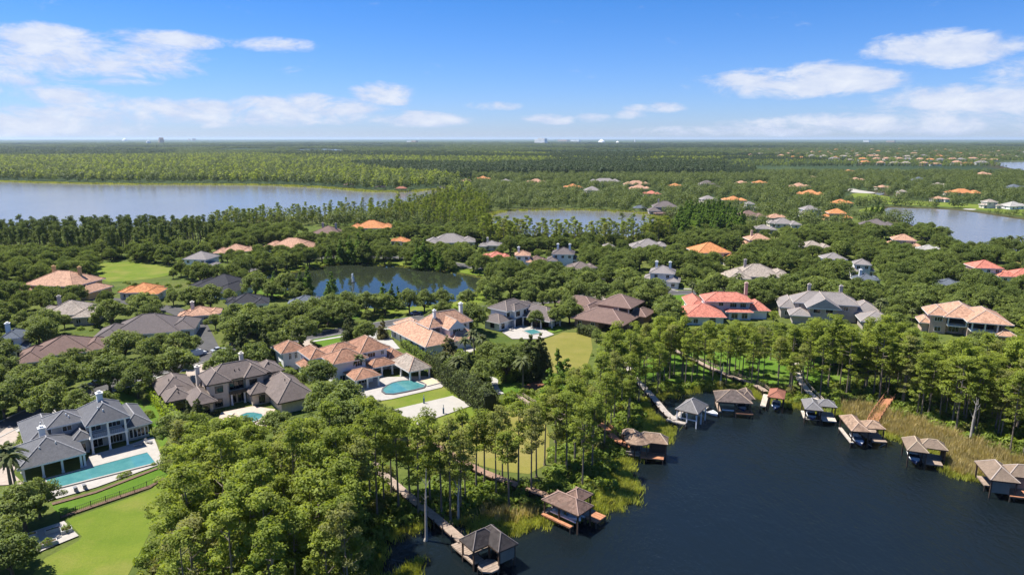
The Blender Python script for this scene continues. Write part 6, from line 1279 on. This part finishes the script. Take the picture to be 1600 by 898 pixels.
# garden shrubs below the street trees
x, y = jgrid(-320, 330, 170, 470, 4.4, rg); px_, py_ = PXv(x, y, np.zeros_like(x)); s_ = (px_ > -60) & (px_ < 1660) & (py_ > 360) & (py_ < 640); x, y = x[s_], y[s_]; k = ~wet(x, y, 1.) & ~blocked(x, y) & open_view(x, y, np.full(x.shape, 1.5), 1.) & (rg.uniform(0, 1, x.shape) < .42); s = rg.uniform(.4, 1.2, k.sum())
scatter('undergrowth', np.c_[x[k], y[k], np.zeros(k.sum())], sc3(s, rg, .25), shr_k, 4, 'low garden shrubs between the houses and oaks', 'shrubs', 8)
reed_k = variants('reed', [(quads_mesh('blades', p_tuft(300+i, 2.2), lf_reed),) for i in range(3)]); aq_k = variants('lake_grass', [(quads_mesh('blades', p_tuft(310+i, 1.0, 30, .9), lf_aq),) for i in range(3)])
P_r = []
for poly, sp in [([(1312,622),(1345,630),(1400,645),(1470,668),(1540,695),(1600,716),(1660,735),(1660,775),(1600,757),(1542,747),(1490,740),(1470,706),(1427,690),(1394,679),(1362,663),(1317,648)], .75), ([(745,800),(790,795),(830,790),(850,800),(820,815),(785,820)], 1.)]:
    x, y = in_px(poly, sp, rg); k = ~wet(x, y, -.9) & (rg.uniform(0, 1, x.shape) < .45+.5*(np.sin(x*.7)*np.sin(y*.9+x*.2) > -.3)); P_r.append(np.c_[x[k], y[k]])
P_r = np.concatenate(P_r); scatter('reeds', np.c_[P_r, np.full(len(P_r), -.3)], sc3(rg.uniform(.6, 1.15, len(P_r)), rg, .2), reed_k, 3, 'tan reed belt along the far shore of the dark lake', 'reeds', 9)
near = np.array(WL['near']); P_a = []
for k in range(len(near)):
    a, b = near[k], near[(k+1) % len(near)]; m_ = (a+b)/2
    if m_[1] < 92 or m_[0] > 130: continue
    Lk = np.linalg.norm(b-a); nn_ = int(Lk*5); u = rg.uniform(0, 1, nn_)[:, None]; nrm = np.array([b[1]-a[1], a[0]-b[0]])/max(Lk, 1e-6); P_a.append(a+(b-a)*u+nrm*rg.normal(.2, .9, nn_)[:, None])
for poly, sp in [([(895,800),(940,786),(975,780),(990,770),(982,750),(962,730),(945,745),(930,770),(900,780)], .55), ([(1000,655),(1030,655),(1044,670),(1020,682),(1000,676)], .6), ([(600,905),(660,868),(655,900),(640,960),(590,960)], .6), ([(742,806),(800,800),(862,800),(855,812),(820,826),(785,834),(752,824)], .6), ([(1232,622),(1256,624),(1262,636),(1236,633)], .6), ([(1176,606),(1192,604),(1192,616),(1176,612)], .6), ([(1305,634),(1330,640),(1330,654),(1306,650)], .6), ([(930,735),(985,708),(975,740),(940,760)], .7)]:
    P_a.append(np.c_[in_px(poly, sp, rg)])
P_a = np.concatenate(P_a); k = ~blocked(P_a[:, 0], P_a[:, 1]); P_a = P_a[k]; scatter('lake_grass', np.c_[P_a, np.full(len(P_a), -.35)], sc3(rg.uniform(.5, 1.2, len(P_a)), rg, .2), aq_k, 3, 'bright green water grass fringing the dark lake', 'lake grass', 10)
# pale reed rim of the farther lakes
P_f = []
for key, wdt in (('big', 5.), ('small', 3.), ('pond', .8)):
    q = np.array(WL[key])
    for k in range(len(q)):
        a, b = q[k], q[(k+1) % len(q)]; Lk = np.linalg.norm(b-a); nn_ = int(Lk*(.8 if key != 'pond' else 2.)); u = rg.uniform(0, 1, nn_)[:, None]; P_f.append(np.c_[a+(b-a)*u+rg.normal(0, wdt, (nn_, 2)), np.full(nn_, {'big': 2.6, 'small': 2., 'pond': .45}[key])])
P_f = np.concatenate(P_f); P_f = P_f[P_f[:, 1] < 1300]; scatter('reeds', np.c_[P_f[:, :2], np.full(len(P_f), -.3)], np.stack([P_f[:, 2], P_f[:, 2], P_f[:, 2]*.8], 1), aq_k, 3, 'pale grass rim around the farther lakes', 'reeds', 12)

# ------------------------------------------------------------------ haze
hz = MB().box(-42000, 42000, -4000, 52000, -4.0, 110.).build('haze', None); tag(hz, 'thin blue summer haze over the whole landscape', 'haze', kind='stuff')
m, tr = mat('summer_haze'); pv = tr.nodes.new('ShaderNodeVolumePrincipled'); pv.inputs['Color'].default_value = (.66, .80, 1., 1); pv.inputs['Density'].default_value = 2.9e-5; pv.inputs['Anisotropy'].default_value = .2
mo = tr.nodes.new('ShaderNodeOutputMaterial'); tr.links.new(pv.outputs[0], mo.inputs['Volume']); hz.data.materials.append(m)
